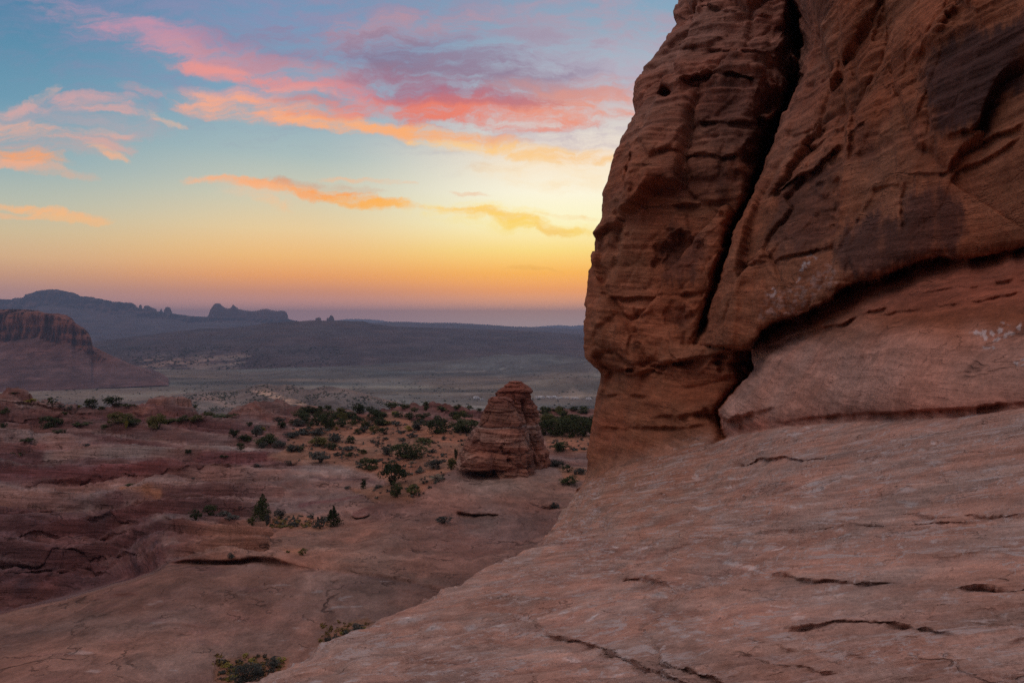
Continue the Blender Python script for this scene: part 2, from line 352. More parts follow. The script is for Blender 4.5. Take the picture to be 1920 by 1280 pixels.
def ledge(s, w):            # lip above the line, hollow below that heals over w pixels
    return np.where(s > 0, np.exp(-s/w)*sstep(0, 3.5, s), 0)
def feat(U, V, Y, lst, gain=1.0, gate=True, wk=1.0):
    """adds cracks and ledges: (kind, amount as a share of the distance, width in px, polyline)"""
    for kind, a, wd, pts in lst:
        wd = wd*wk; p = np.array(pts); x0, x1, y0, y1 = p[:, 0].min()-wd*5, p[:, 0].max()+wd*5, p[:, 1].min()-wd*5, p[:, 1].max()+wd*5
        m = (U > x0) & (U < x1) & (V > y0) & (V < y1)
        if not m.any(): continue
        u, v = U[m], V[m]
        # fade towards both ends of the line
        e = np.minimum(np.hypot(u-p[0, 0], v-p[0, 1]), np.hypot(u-p[-1, 0], v-p[-1, 1])); L = np.hypot(*(p[-1]-p[0]))
        fade = sstep(0, .22*L+2, e)*gain
        if gate: fade = fade*(.30+.9*sstep(-.35, .25, fbm(u*.022+wd, v*.022, o=3)))
        else: fade = fade*(.8+.3*sstep(-.4, .4, fbm(u*.03+wd, v*.03, o=3)))
        if kind == 'c': d = poly_dist(u, v, pts); f = np.exp(-(d/wd)**2)
        elif kind == 'l': s = poly_dist(u, v, pts, True); f = ledge(s, wd)-.35*np.where(s <= 0, np.exp(s/wd/1.5), 0)
        elif kind == 'r': d = poly_dist(u, v, pts); f = -np.exp(-(d/wd)**2)
        Y[m] = Y[m]*(1+a*f*fade)
    return Y
FE_CLIFF = [
 ('c',.20,12,[(1484,-60),(1500,60),(1494,130),(1474,190),(1448,250),(1428,310),(1398,385),(1373,450)]),
 ('c',.12,7,[(1428,310),(1398,385),(1373,450),(1353,530),(1328,600),(1309,650)]),
 ('c',.09,26,[(1460,-20),(1480,60),(1470,140),(1440,220),(1420,290),(1390,370)]),
 ('l',.045,16,[(1090,650),(1110,688),(1130,696),(1180,690),(1290,673),(1350,664),(1400,654)]),
 ('l',.018,9,[(1100,556),(1200,552),(1280,551),(1350,547)]),
 ('l',.030,16,[(1262,158),(1300,146),(1340,139),(1420,142),(1465,146)]),
 ('l',.016,12,[(1290,226),(1340,223),(1400,222),(1440,226)]),
 ('l',.020,10,[(1225,292),(1250,287),(1300,286),(1350,291),(1420,290)]),
 ('l',.014,12,[(1235,386),(1260,378),(1330,373),(1400,366)]),
 ('l',.012,10,[(1215,110),(1260,96),(1330,90),(1400,102),(1470,98)]),
 ('l',.018,10,[(1270,20),(1320,12),(1390,26),(1460,22)]),
 ('l',.020,20,[(1240,160),(1222,210),(1206,255),(1192,330),(1172,400),(1160,455),(1150,500),(1148,545)]),
 ('c',.010,4,[(1180,560),(1190,620),(1185,690)]),
 ('c',.02,10,[(1238,168),(1250,172)]),
 ('l',.012,12,[(1110,799),(1200,801),(1290,799),(1350,794)]),
 ('l',.022,14,[(1270,778),(1310,774),(1352,778)]),
 ('c',.05,10,[(1350,690),(1395,690),(1412,700)]),
 ('c',.010,3,[(1290,660),(1298,640),(1322,595)]),
 ('l',.010,8,[(1118,742),(1160,738),(1230,742)]),
 # blocks right of the crevice
 ('l',.030,24,[(1570,-40),(1578,60),(1582,150),(1589,200),(1586,260),(1576,330),(1568,400),(1563,480),(1564,555)]),
 ('l',.045,26,[(1430,372),(1458,352),(1500,320),(1530,298),(1578,262)]),
 ('l',.020,9,[(1385,500),(1420,492),(1455,484),(1500,474),(1560,458)]),
 ('l',.016,12,[(1478,280),(1520,262),(1575,235)]),
 ('c',.018,5,[(1440,300),(1480,262),(1530,240),(1575,215)]),
 ('c',.014,5,[(1500,170),(1540,150),(1580,120)]),
 ('l',.016,10,[(1520,20),(1540,90),(1555,150)]),
 ('l',.012,14,[(1680,-20),(1676,60),(1674,130),(1672,200),(1668,290)]),
 ('r',.03,30,[(1690,118),(1740,66),(1830,6),(1900,-50)]),
 ('l',.030,18,[(1737,140),(1741,180),(1744,225),(1750,268)]),
 ('l',.022,14,[(1760,268),(1800,258),(1850,252),(1890,238),(1930,222)]),
 ('l',.020,10,[(1672,342),(1720,330),(1770,324),(1850,290),(1930,244)]),
 ('l',.012,8,[(1676,230),(1680,290),(1684,330)]),
 ('l',.012,8,[(1630,356),(1660,352),(1690,350)]),
 ('c',.010,4,[(1700,345),(1690,400),(1696,450)]),
 ('l',.010,10,[(1590,470),(1600,500),(1604,530)]),
 ('c',.012,5,[(1600,60),(1604,160),(1598,260),(1588,350)]),
 # bench
 ('l',.030,12,[(1432,668),(1440,648),(1470,632),(1520,618),(1580,604),(1640,580),(1700,566)]),
 ('l',.016,9,[(1600,600),(1680,584),(1760,574),(1850,560),(1960,535)]),
 ('l',.012,8,[(1840,520),(1880,528),(1960,520)]),
 ('l',.012,8,[(1700,556),(1780,538),(1850,534),(1960,505)]),
 ('l',.045,12,[(1345,776),(1365,786),(1390,776),(1420,770)]),
 ('l',.026,16,[(1410,786),(1440,792),(1520,782),(1600,776),(1700,771),(1800,766),(1960,748)]),
 ('c',.02,6,[(1380,772),(1392,800),(1390,818)]),
 ('c',.006,3,[(1465,757),(1460,780)]),
 ('l',.006,6,[(1560,640),(1590,632),(1610,645)]),
 ('l',.005,5,[(1480,720),(1600,706),(1750,700),(1900,690)]),
 ('l',.004,5,[(1500,680),(1650,664),(1800,650),(1950,640)]),
]
FE_RAMP = [
 ('l',.020,5,[(1355,858),(1372,864),(1400,869),(1460,864),(1520,860),(1585,857)]),
 ('l',.030,10,[(1150,1094),(1170,1084),(1200,1083),(1232,1091),(1262,1103),(1276,1116)]),
 ('l',.026,6,[(1400,1077),(1460,1080),(1530,1088),(1560,1084),(1620,1090),(1705,1093),(1711,1100)]),
 ('l',.024,7,[(1780,1104),(1840,1098),(1960,1101)]),
 ('l',.026,6,[(1430,1176),(1500,1172),(1560,1160),(1640,1162),(1700,1170),(1760,1186),(1822,1195)]),
 ('c',.022,5,[(958,1105),(964,1122),(972,1142),(1000,1165),(1027,1188)]),
 ('l',.022,6,[(1020,1184),(1080,1195),(1130,1215),(1200,1242),(1260,1268),(1330,1300)]),
 ('l',.014,4,[(1040,1190),(1110,1200),(1180,1222),(1250,1250),(1320,1280)]),
 ('l',.026,7,[(1188,1180),(1212,1194),(1236,1215),(1240,1238),(1300,1256),(1380,1284)]),
 ('l',.018,5,[(1375,1220),(1430,1235),(1500,1245),(1530,1253),(1600,1260)]),
 ('l',.013,4,[(1330,1183),(1400,1202),(1500,1215),(1600,1226),(1720,1232)]),
 ('l',.016,5,[(1630,968),(1700,963),(1780,966),(1960,962)]),
 ('l',.011,3,[(1520,1049),(1650,1045),(1760,1046),(1850,1030),(1960,1012)]),
 ('l',.010,3,[(1740,1062),(1850,1053),(1960,1045)]),
 ('l',.010,4,[(1245,993),(1262,989),(1285,990)]),
 ('l',.010,4,[(1330,972),(1350,980),(1400,984)]),
 ('l',.012,5,[(915,1106),(960,1104),(1000,1108),(1030,1113)]),
 ('l',.016,8,[(1008,1064),(1020,1070),(1038,1066)]),
 ('l',.014,4,[(920,1150),(960,1165),(990,1175)]),
 ('c',.012,4,[(870,1230),(880,1260),(900,1290)]),
 ('l',.016,5,[(1000,1240),(1060,1250),(1140,1275)]),
 ('l',.012,4,[(1100,960),(1160,945),(1200,925)]),
 ('l',.010,4,[(1280,895),(1340,885),(1420,880)]),
 ('l',.010,4,[(1130,1170),(1200,1180),(1250,1178)]),
 ('l',.010,4,[(1740,1150),(1760,1132),(1790,1130)]),
 ('l',.012,5,[(1830,1168),(1880,1170),(1960,1176)]),
 ('l',.014,5,[(1890,1210),(1920,1202),(1970,1204)]),
 ('l',.012,5,[(1370,1210),(1390,1222),(1460,1232)]),
 ('l',.008,4,[(1400,890),(1500,884),(1560,885)]),
 ('l',.008,4,[(1180,1040),(1240,1036),(1280,1044)]),
]
FE_RAMP += [('l', k*.30, w*5, p) for (t_, k, w, p) in FE_RAMP[:13] if t_ == 'l']
FE_RAMP += [('l',.03,30,[(958,1105),(972,1142),(1027,1188),(1080,1195),(1130,1215),(1200,1242),(1260,1268),(1330,1300)]), ('l',.02,26,[(1188,1180),(1240,1238),(1300,1256),(1380,1284)]), ('l',.016,40,[(1060,960),(1200,900),(1400,868),(1600,850)]), ('l',.014,40,[(1100,1060),(1300,1010),(1600,985),(1940,975)])]
_rr = np.random.RandomState(3)
for _i in range(70):                      # short weathered cracks following the bedding
    _u, _v = _rr.uniform(1000, 1940), _rr.uniform(860, 1280)
    if _v < 1290-(_u-700)*.35: continue
    _L = _rr.uniform(25, 130)*(.5+(_v-840)/500); _sl = np.interp(_u, [1000, 1300, 1600, 1940], [-.38, -.20, -.03, .02])+_rr.normal()*.04
    FE_RAMP.append(('l', _rr.uniform(.003, .010), _rr.uniform(2.5, 5), [(_u-_L, _v-_L*_sl*-1*-1+0), (_u-_L*.3, _v-_L*.3*_sl+_rr.normal()*2), (_u+_L*.3, _v+_L*.3*_sl+_rr.normal()*2), (_u+_L, _v+_L*_sl)]))
STAIN = [ # dark desert varnish on the right hand wall
 (.85, 7,[(1737,124),(1770,96),(1835,72),(1925,52),(1925,150),(1880,178),(1862,232),(1800,256),(1762,262),(1748,222),(1736,180)]),
 (.75, 6,[(1700,358),(1762,352),(1800,360),(1812,420),(1800,478),(1760,480),(1700,500),(1650,517),(1600,526),(1575,515),(1568,460),(1590,430),(1600,415),(1640,384),(1660,408),(1688,420)]),
 (.55, 8,[(1462,356),(1500,330),(1545,296),(1566,290),(1562,440),(1500,474),(1455,480),(1446,420)]),
 (.6, 6,[(1228,436),(1262,420),(1312,440),(1330,470),(1310,520),(1270,528),(1232,505)]),
 (.5, 7,[(1250,580),(1276,572),(1296,590),(1288,612),(1256,610)]),
 (.4,10,[(1320,150),(1460,150),(1440,240),(1400,280),(1330,282),(1300,220)]),
 (.35,10,[(1250,300),(1400,296),(1380,365),(1260,372)]),
 (.4, 8,[(1600,250),(1640,230),(1650,300),(1618,320)]),
]
PALE = [ (.75,3,[(1498,502),(1515,482),(1534,472),(1536,484),(1512,504),(1484,524)]),(.6,3,[(1438,545),(1446,535),(1456,548),(1452,560),(1440,556)]),
 (.22,7,[(1440,560),(1500,530),(1560,490),(1568,530),(1520,575),(1450,600),(1420,600)])]

# rows/columns are spaced about one pixel of the picture apart inside the view, wider outside
vr = np.concatenate([np.linspace(-520,-12,60,endpoint=False), np.arange(-12,1292,1.9), np.linspace(1294,1900,50)])
a1 = np.linspace(0, 1, 470) ; sA = sstep(0,1,a1)*0+a1
nR = len(vr)
silu = interp([(v,u) for u,v in SIL], vr)
colsin = sA[None, :]*(1945-silu[:, None])+silu[:, None]
ext = np.linspace(0, 1, 46)[1:]**1.5
U = np.concatenate([colsin, 1945+(3600-1945)*ext[None]+0*silu[:, None]], 1)
V = np.repeat(vr[:, None], U.shape[1], 1)
# natural, uneven edges: the boundary tests look at slightly warped coordinates
w1 = fbm(U*.02, V*.02, o=3)*5; w2 = fbm(U*.02+50, V*.02+9, o=3)*5
Uw, Vw = U+w1+fbm(U*.09, V*.09, o=2)*2, V+w2+fbm(U*.09, V*.09+30, o=2)*2
YN, YB, YL, YR = (tps(c, U, V) for c in (C_N, C_B, C_L, C_R))
cont = interp(CONTACT, Uw); over = interp(OVER, Uw); lb = interp([(v, u) for u, v in LEFTB], Vw)
isR = V > interp(CONTACT, U)+w2*.6
right = Uw > lb
isL = right & (Vw > over) & (Uw > 1345) & ~isR
isB = right & ~isL & ~isR
YN = YN*(1+.06*np.exp(-np.abs(lb-Uw)/9))
YB = YB*(1+.035*np.exp(-np.maximum(Uw-lb, 0)/30)+.03*np.exp(-np.maximum(over-Vw, 0)/12))
sO = np.maximum(Vw-over, 0)
YL = YL*(1+.045*np.exp(-np.maximum(cont-Vw, 0)/30))
YL = YL*(1+(.028+.045*sstep(-.3, .3, fbm(U*.012+8, V*0, o=3)))*np.exp(-sO/34)+.04*np.exp(-np.maximum(Uw-lb, 0)/12))
sc0 = V-interp(CONTACT, U)
nose = sstep(1352, 1330, U)
wsoft = np.where(isR, 1.0, 0.0)*(1-nose)+nose*sstep(-34, 34, sc0+w2*1.5)
YNs = YN
Y = np.where(isR, YR, np.where(isL, YL, np.where(isB, YB, YNs)))
YC = feat(Uw, Vw, Y.copy(), FE_CLIFF)
YRf = feat(U+w1*.6+fbm(U*.15, V*.15, o=2)*2, V+w2*.5+fbm(U*.12, V*.12+30, o=2)*2.2, Y.copy(), FE_RAMP, 1.05, False, .75)
Y = np.where(isR, YRf, YC)
def blur(A, n, axis):
    for _ in range(n):
        B = A.copy(); sl = [slice(None)]*2; a_ = list(sl); b_ = list(sl); c_ = list(sl)
        a_[axis] = slice(0, -2); b_[axis] = slice(2, None); c_[axis] = slice(1, -1)
        B[tuple(c_)] = (A[tuple(a_)]+A[tuple(b_)]+2*A[tuple(c_)])/4; A = B
    return A
flare = nose*np.exp(-(sc0/38)**2)
Y = 1/blur(1/Y, 1, 0); Y = 1/blur(1/Y, 1, 1)
Ybl = 1/blur(1/Y, 160, 0); Y = Y*(1-flare)+Ybl*flare
# hollow alcoves on the nose
for cx, cy, rx, ry, a in ((1272,478,52,44,.022),(1270,592,30,26,.014),(1246,172,16,12,.03),(1510,400,60,70,.015),(1640,290,30,60,.01),(1205,330,16,60,.012)):
    r = np.hypot((Uw-cx)/rx, (Vw-cy)/ry)+.45*fbm(U*.035+cx, V*.03, o=4); Y = Y*(1+a*.8*sstep(1.15, .60, r))
# rounding towards the outline
d = U-silu[:, None]
rw = np.interp(vr, [-500,850,1000,1900], [75,60,30,60])[:, None]
k = np.clip(1-d/rw, 0, 1); Y = Y*(1+np.interp(vr, [-500,850,1010,1300,1900], [.075,.07,.05,.12,.2])[:, None]*(1-np.sqrt(1-k*k*.999)))
X3, Y3, Z3 = ray(U, V, Y)
# relief of the rock, in metres and in world space
h = Z3+.12*X3+.25*fbm(X3*.25, Y3*.25, Z3*.25, 2)
def strata(x, y, h, f):
    a = pn(x*.10*f, y*.10*f, h*1.1*f); b = pn(x*.2*f+9, y*.2*f, h*2.7*f); c = pn(x*.4*f, y*.4*f+5, h*6.1*f); e = pn(x*.6*f, y*.6*f+5, h*13*f)
    q = lambda t: np.tanh(t*3.2)
    return .5*q(a)+.3*q(b)+.2*q(c)+.12*q(e)
stc = strata(X3, Y3, h, 1.0)
upper = sstep(420, 60, V)
lower = sstep(690, 720, V)*sstep(1420, 1380, U)
cr = np.abs(pn(X3*.33+3, Y3*.33, Z3*.20)); cr2 = np.abs(pn(X3*.8, Y3*.8+7, Z3*.5))
bench = isL.astype(float)
wq = fbm(X3*.3, Y3*.3, Z3*.3, 3)*.35
F1_, j1 = facets(X3*.26+wq*.7, Y3*.26+wq*.7, Z3*.20+wq*.7)
F2_, j2 = facets(X3*.95+wq*2, Y3*.95, Z3*.8+wq)
F3_, j3 = facets(X3*2.3+wq*3, Y3*2.3, Z3*2.6+wq*2)
blocky = (1-bench)*(1-.75*lower)*sstep(-.5, .2, fbm(X3*.12+3, Y3*.12, Z3*.12, 3)+.2)
dc = (1-bench)*(1-.6*lower)*(.45*(cr-.25)+.12*(cr2-.2))+fbm(X3*.5, Y3*.5, Z3*.5, 4)*.13
blocky = blocky*(1-.55*sstep(1560, 1640, U)*sstep(230, 330, V))
dc = dc+blocky*(.95*F1_+.16*F2_+.05*F3_-.16*np.exp(-(j1/.045)**2)-.03*np.exp(-(j2/.05)**2))+bench*.01*F3_
stf = strata(X3*1.5, Y3*1.5, h*2.6+3, 1.0)
dc = dc+stc*(.07+.20*upper-.03*lower-.035*bench)+stf*(.018+.10*upper-.010*bench)+fbm(X3*2.2, Y3*2.2, Z3*3.4, 4)*.022+.008*fbm(X3*9, Y3*9, Z3*14, 3)
dc = dc*np.clip(Y/18, .35, 1.2)
dc = dc-.45*blocky*.95*F1_*sstep(60, 0, d)
hb = Z3-.14*X3+.28*Y3+.10*fbm(X3*.4, Y3*.4, Z3*.4, 3)
bs = strata(X3, Y3, hb*2.6, 1.0)
sc_ = np.clip(Y/6, .35, 2.6)
warpx = .4*fbm(X3*.5, Y3*.5, Z3*.5, 2)
dr = bs*.016*sc_+fbm(X3*.6, Y3*.6, hb*3, 4)*.075*sc_+.05*sc_*fbm(X3*1.6/sc_, Y3*.6/sc_, hb*2.2/sc_, 3)
fl = fbm(X3*1.2/sc_+warpx, Y3*.8/sc_, hb*16/sc_, 4)
dr = dr+.022*sc_*np.tanh(fl*5)*(.4+.8*sstep(-.3, .3, fbm(X3*.4, Y3*.4, Z3*.4, 2)))+.012*sc_*np.tanh(5*fbm(X3*.9/sc_, Y3*.5/sc_+7, hb*34/sc_, 3))+.006*sc_*fbm(X3*7/sc_, Y3*5/sc_, hb*60/sc_, 3)
wR = isR*1.0
nearc = sstep(0, 26, np.abs(V-interp(CONTACT, U)))            # keep both sides together where they meet
nearc = np.maximum(nearc, nose); dc = dc*(.35+.65*nearc); dr = dr*(.35+.65*nearc)
dc = blur(blur(dc, 1, 0), 1, 1)
Pf = np.stack([X3, Y3, Z3], -1)+np.array([-.15, -.25, .95])*(dr*wsoft)[..., None]+np.array([-.50, -.86, .10])*(dc*(1-wsoft))[..., None]
# albedo
def mixc(a, b, t): return a*(1-t[..., None])+np.array(b)*t[..., None]
col = np.zeros(Pf.shape)+np.array([.29,.108,.058])
col = mixc(col, (.38,.16,.098), .55*sstep(-.3, .9, fbm(X3*.3, Y3*.3, Z3*.5, 4)))
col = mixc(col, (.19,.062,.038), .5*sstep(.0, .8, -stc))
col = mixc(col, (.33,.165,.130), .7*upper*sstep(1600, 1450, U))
col = mixc(col, (.47,.255,.20), bench*sstep(590, 660, V+fbm(U*.01, V*.01, o=2)*30)*.9)
col = mixc(col, (.30,.10,.070), bench*sstep(640, 560, V+(U-1600)*.08)*.6)
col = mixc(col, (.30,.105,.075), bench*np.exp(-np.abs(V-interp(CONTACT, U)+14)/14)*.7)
ns = fbm(U*.022, V*.022, o=6, gain=.62)*34
for a, so2, pts in STAIN: col = mixc(col, (.060,.030,.030), a*sstep(-1.1, -.15, fbm(U*.03+4, V*.008, o=5))*pmask(U+ns, V+fbm(U*.05+9, V*.012, o=6, gain=.65)*44, pts, so2*2.4)*(~isR))
brk = sstep(-.15, .25, fbm(U*.10, V*.10, o=3))
for a, so2, pts in PALE: col = mixc(col, (.60,.50,.50), a*pmask(U+ns*.5, V+ns*.4, pts, so2)*brk*(~isR))
rc = np.zeros(Pf.shape)+np.array([.45,.265,.212])
rc = mixc(rc, (.54,.34,.275), .7*sstep(-.2, .8, fbm(X3*.5/sc_, Y3*.4/sc_, hb*6/sc_, 4)))
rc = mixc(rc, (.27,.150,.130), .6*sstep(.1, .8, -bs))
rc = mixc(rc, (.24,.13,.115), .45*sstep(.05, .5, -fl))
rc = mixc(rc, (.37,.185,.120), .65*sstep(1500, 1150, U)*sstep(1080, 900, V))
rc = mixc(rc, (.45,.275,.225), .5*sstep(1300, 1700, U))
rc = mixc(rc, (.62,.52,.50), .75*sstep(.28, .40, fbm(X3*5/sc_, Y3*3/sc_, hb*40/sc_, 4))*sstep(-.1, .3, fbm(X3*.5, Y3*.5, o=3)+.05))
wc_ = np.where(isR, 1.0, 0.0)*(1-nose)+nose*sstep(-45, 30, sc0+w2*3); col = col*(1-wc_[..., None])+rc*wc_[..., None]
for pts in ([(1820,625),(1870,612),(1895,622),(1870,640),(1840,638)],[(1840,650),(1862,644),(1870,652),(1845,658)],[(1898,678),(1925,668),(1925,684),(1905,686)],[(1880,606),(1912,604),(1905,618)]):
    col = mixc(col, (.62,.55,.56), .8*pmask(U+ns*.8, V+ns*.25, pts, 2)*brk)
# skirt: the rock carries on round the outline, out of sight
nS = 16
th = np.linspace(0, 1, nS+1)[1:]
S = Pf[:, 0, :]; dirr = S/np.linalg.norm(S, axis=1)[:, None]
hor = dirr.copy(); hor[:, 2] = 0; hor /= np.linalg.norm(hor, axis=1)[:, None]
rgt = np.stack([hor[:, 1], -hor[:, 0], 0*hor[:, 0]], 1)
wd = sstep(900, 1030, vr)[:, None]
turn = rgt*(1-wd)+np.array([[0, 0, -1.]])*wd
fwd = hor*(1-wd)+dirr*wd
Rr = np.interp(vr, [-500,800,1000,1280,1900], [4,3.5,3,1.6,.8])[:, None]
sk = []
for t_ in th:
    if t_ < .7:
        q = t_/.7*math.pi/2; off = Rr*(math.sin(q)*fwd+(1-math.cos(q))*turn)
    else: off = Rr*(fwd+turn)+(t_-.7)/.3*24*turn
    p = S+off+ .25*np.sin(t_*9+vr[:, None]*.01)*hor*min(1, t_*4)
    sk.append(p)
sk = np.stack(sk[::-1], 1)
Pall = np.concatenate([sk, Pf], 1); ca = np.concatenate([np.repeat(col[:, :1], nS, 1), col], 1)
nC = Pall.shape[1]
fc = grid_faces(nR, nC)[:, ::-1]
rr_ = np.concatenate([np.repeat(isR[:, :1], nS, 1), isR], 1).ravel()
keepR = rr_[fc].sum(1) >= 2
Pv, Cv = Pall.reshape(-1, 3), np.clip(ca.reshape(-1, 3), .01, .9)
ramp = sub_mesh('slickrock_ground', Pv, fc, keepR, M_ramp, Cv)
put(ramp, 'pink grey slickrock ramp with pale lichen flecks and thin cracks, sloping from the foreground up to the cliff foot', 'bare rock', kind='structure')
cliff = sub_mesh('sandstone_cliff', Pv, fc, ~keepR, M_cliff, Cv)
put(cliff, 'towering dark red sandstone cliff with a deep diagonal crevice, rising beside the smooth ramp', 'cliff')
cliff_Y = (vr, U, Y)

# ================================================================ the bowl below: slickrock, ledges and sand
TOP = [(-700,722),(-200,730),(0,735),(35,737),(60,744),(90,756),(130,761),(200,762),(260,755),(300,750),(330,750),(355,756),(372,769),(400,777),(433,773),(441,762),(460,757),(490,753),(500,757),(530,757),(550,763),(575,771),(620,768),(700,766),(760,764),(840,764),(880,765),(910,768),(1000,769),(1100,766),(1400,764)]
SLAB = [(-700,1390),(-300,1240),(0,1150),(130,1120),(250,1085),(300,1066),(318,1053),(430,1052),(480,1048),(540,1056),(560,1062),(700,1083),(780,1094),(840,1112),(1000,1150),(1400,1200)]
C_M = [(-700,735,100),(-700,900,76),(-700,1200,52),(0,1145,56),(250,1080,57),(305,1050,54),(0,1000,66),(0,900,80),(0,840,91),(0,780,104),(0,742,112),(420,1045,51.8),(550,1050,51.5),(480,980,64),(330,1000,60),(900,970,65.5),(560,900,80),(940,915,77),(1020,900,80),(560,840,99),(750,850,96),(1060,840,100),(700,800,121),(700,768,142),(900,768,142),(1090,770,142),(300,770,119),(300,830,96),(500,765,130),(850,1100,46.8),(1000,1060,50),(700,1060,50.6),(900,900,81),(860,900,79),(1400,770,142),(1400,1000,58),(1050,930,73),(620,970,66)]
C_S = [(-700,1390,32),(-700,1250,42),(0,1280,33),(0,1150,43),(250,1085,48.5),(310,1062,50.6),(430,1062,51),(550,1064,50.7),(700,1085,48),(850,1115,46),(600,1200,39),(500,1280,34),(1000,1150,43),(1000,1280,34),(1400,1200,38),(0,1600,21),(700,1600,22),(1400,1600,22),(-700,1600,21)]
FE_MID = [
 ('l',.030,5,[(-60,908),(0,905),(150,893),(300,886),(420,880),(520,868),(600,852),(700,838)]),
 ('l',.020,4,[(-60,872),(0,870),(200,868),(400,851),(480,846),(560,848)]),
 ('l',.020,5,[(-60,956),(0,952),(120,943),(250,936),(400,926),(520,916),(640,906),(730,900)]),
 ('l',.030,5,[(-60,1042),(0,1041),(100,1041),(180,1034),(250,1031),(300,1020)]),
 ('l',.024,6,[(60,975),(140,968),(230,973),(300,980)]),
 ('l',.024,6,[(-60,1000),(60,1003),(170,992),(280,1000)]),
 ('l',.020,7,[(-60,1070),(60,1064),(140,1060),(180,1075),(240,1082)]),
 ('l',.040,4,[(-60,764),(0,757),(60,760),(130,770),(200,768),(260,771),(372,775)]),
 ('l',.034,4,[(-60,782),(0,779),(70,781),(140,783),(240,780),(330,782)]),
 ('l',.026,4,[(-60,804),(0,803),(60,806),(110,801),(200,804),(310,803),(400,806)]),
 ('l',.022,4,[(55,845),(57,825),(60,806)]),
 ('l',.018,4,[(60,818),(150,821),(280,817),(380,822)]),
 ('l',.018,4,[(100,845),(220,842),(330,838),(470,834)]),
 ('l',.030,4,[(270,768),(320,766),(374,774)]),
 ('l',.03,5,[(438,772),(470,768),(500,773),(545,778)]),
 ('l',.022,4,[(440,790),(480,788),(540,790),(570,796)]),
 ('l',.014,4,[(380,812),(440,806),(520,810),(560,812)]),
 ('l',.012,4,[(440,824),(500,818),(560,822)]),
 ('l',.010,4,[(620,775),(680,776),(740,782),(800,778),(850,778),(900,784)]),
 ('l',.012,4,[(640,792),(700,790),(760,794)]),
 ('l',.045,7,[(300,1020),(306,1040),(318,1052),(380,1051),(430,1050),(480,1046),(520,1051),(556,1060)]),
 ('l',.016,5,[(318,1030),(350,1020),(380,1030),(384,1044)]),
 ('c',.010,4,[(392,1030),(420,1038),(450,1048)]),
 ('l',.03,5,[(298,970),(318,978),(340,985),(366,984)]),
 ('l',.016,5,[(380,985),(400,992),(430,990),(470,988)]),
 ('l',.009,4,[(360,1008),(460,1003),(560,1000),(610,1008)]),
 ('l',.008,4,[(400,1020),(520,1018),(620,1022)]),
 ('l',.05,7,[(655,962),(668,968),(682,968),(697,960)]),
 ('l',.055,7,[(845,958),(870,963),(905,966),(946,963)]),
 ('l',.03,5,[(1008,952),(1030,956),(1052,948)]),
 ('l',.010,4,[(500,948),(600,942),(690,950)]),
 ('l',.010,5,[(640,930),(720,944),(790,938),(860,945)]),
 ('l',.012,4,[(700,1000),(760,994),(820,992),(862,1008),(905,1018),(960,1036),(1000,1050)]),
 ('l',.007,4,[(640,1025),(740,1018),(790,1024)]),
 ('l',.009,4,[(556,1060),(640,1070),(700,1081),(780,1093),(850,1112)]),
 ('l',.008,4,[(880,1000),(940,1008),(990,1030)]),
 ('l',.014,5,[(860,872),(890,906),(930,912),(1000,900)]),
 ('l',.009,4,[(950,880),(1000,890),(1035,903),(1070,900)]),
 ('l',.010,4,[(1040,862),(1070,866),(1110,860)]),
 ('l',.008,4,[(580,880),(650,876),(720,890)]),
 ('l',.014,5,[(640,912),(700,905),(735,903)]),
 ('l',.02,4,[(195,922),(225,918),(260,916),(305,924)]),
 ('l',.008,5,[(220,1180),(330,1170),(420,1176)]),
 ('l',.006,5,[(60,1180),(200,1190),(330,1200)]),
]
SAND = [[(548,806),(600,792),(700,780),(860,792),(885,815),(858,880),(820,905),(775,938),(700,940),(655,918),(730,908),(700,885),(640,872),(575,866),(505,856),(535,836)],
        [(1020,822),(1120,818),(1120,846),(1075,850),(1035,850)],[(496,968),(560,962),(622,975),(618,992),(560,990),(500,986)],[(1040,876),(1100,880),(1110,905),(1062,908)],
        [(400,1254),(430,1232),(500,1226),(540,1230),(530,1290),(440,1290),(402,1275)],[(596,1200),(640,1176),(690,1160),(700,1176),(620,1215)],[(528,1035),(566,1030),(570,1043),(535,1041)]]
for _i in range(90):
    _u, _v = _rr.uniform(-20, 620), _rr.uniform(775, 1130); _L = _rr.uniform(40, 190); _k = -.06+.04*_rr.normal()*(.5) if _v > 830 else .01*_rr.normal()
    if _v > 1040-(_u*.1) and _u > 260: continue
    FE_MID.append(('l', _rr.uniform(.005, .014), _rr.uniform(2., 3.6), [(_u-_L, _v-_L*_k+_rr.normal()*2), (_u-_L*.3, _v-_L*.3*_k+_rr.normal()*2), (_u+_L*.3, _v+_L*.3*_k+_rr.normal()*2), (_u+_L, _v+_L*_k)]))
for _i in range(46):
    _u, _v = _rr.uniform(560, 1080), _rr.uniform(905, 1110); _L = _rr.uniform(25, 110); _k = .05*_rr.normal()
    FE_MID.append(('l', _rr.uniform(.003, .008), _rr.uniform(2., 4), [(_u-_L, _v-_L*_k), (_u-_L*.3, _v-_L*.3*_k+_rr.normal()*2), (_u+_L*.3, _v+_L*.3*_k+_rr.normal()*2), (_u+_L, _v+_L*_k)]))
ns_top = 400
uu_ = np.concatenate([np.linspace(-700,-10,70,endpoint=False), np.arange(-10,1145,1.9), np.linspace(1146,1400,24)])
tt = np.concatenate([np.linspace(0,1,300)[:-1]**1.0])
rows_in = 300
topv = interp(TOP, uu_)+fbm(uu_*.05, uu_*0, o=4)*4
s_in = np.linspace(0, 1, rows_in)
Vm = topv[None]+(1290-topv[None])*s_in[:, None]
Vm = np.concatenate([Vm, np.repeat(np.linspace(1296,1600,26)[:, None], len(uu_), 1)], 0)
Um = np.repeat(uu_[None], Vm.shape[0], 0)
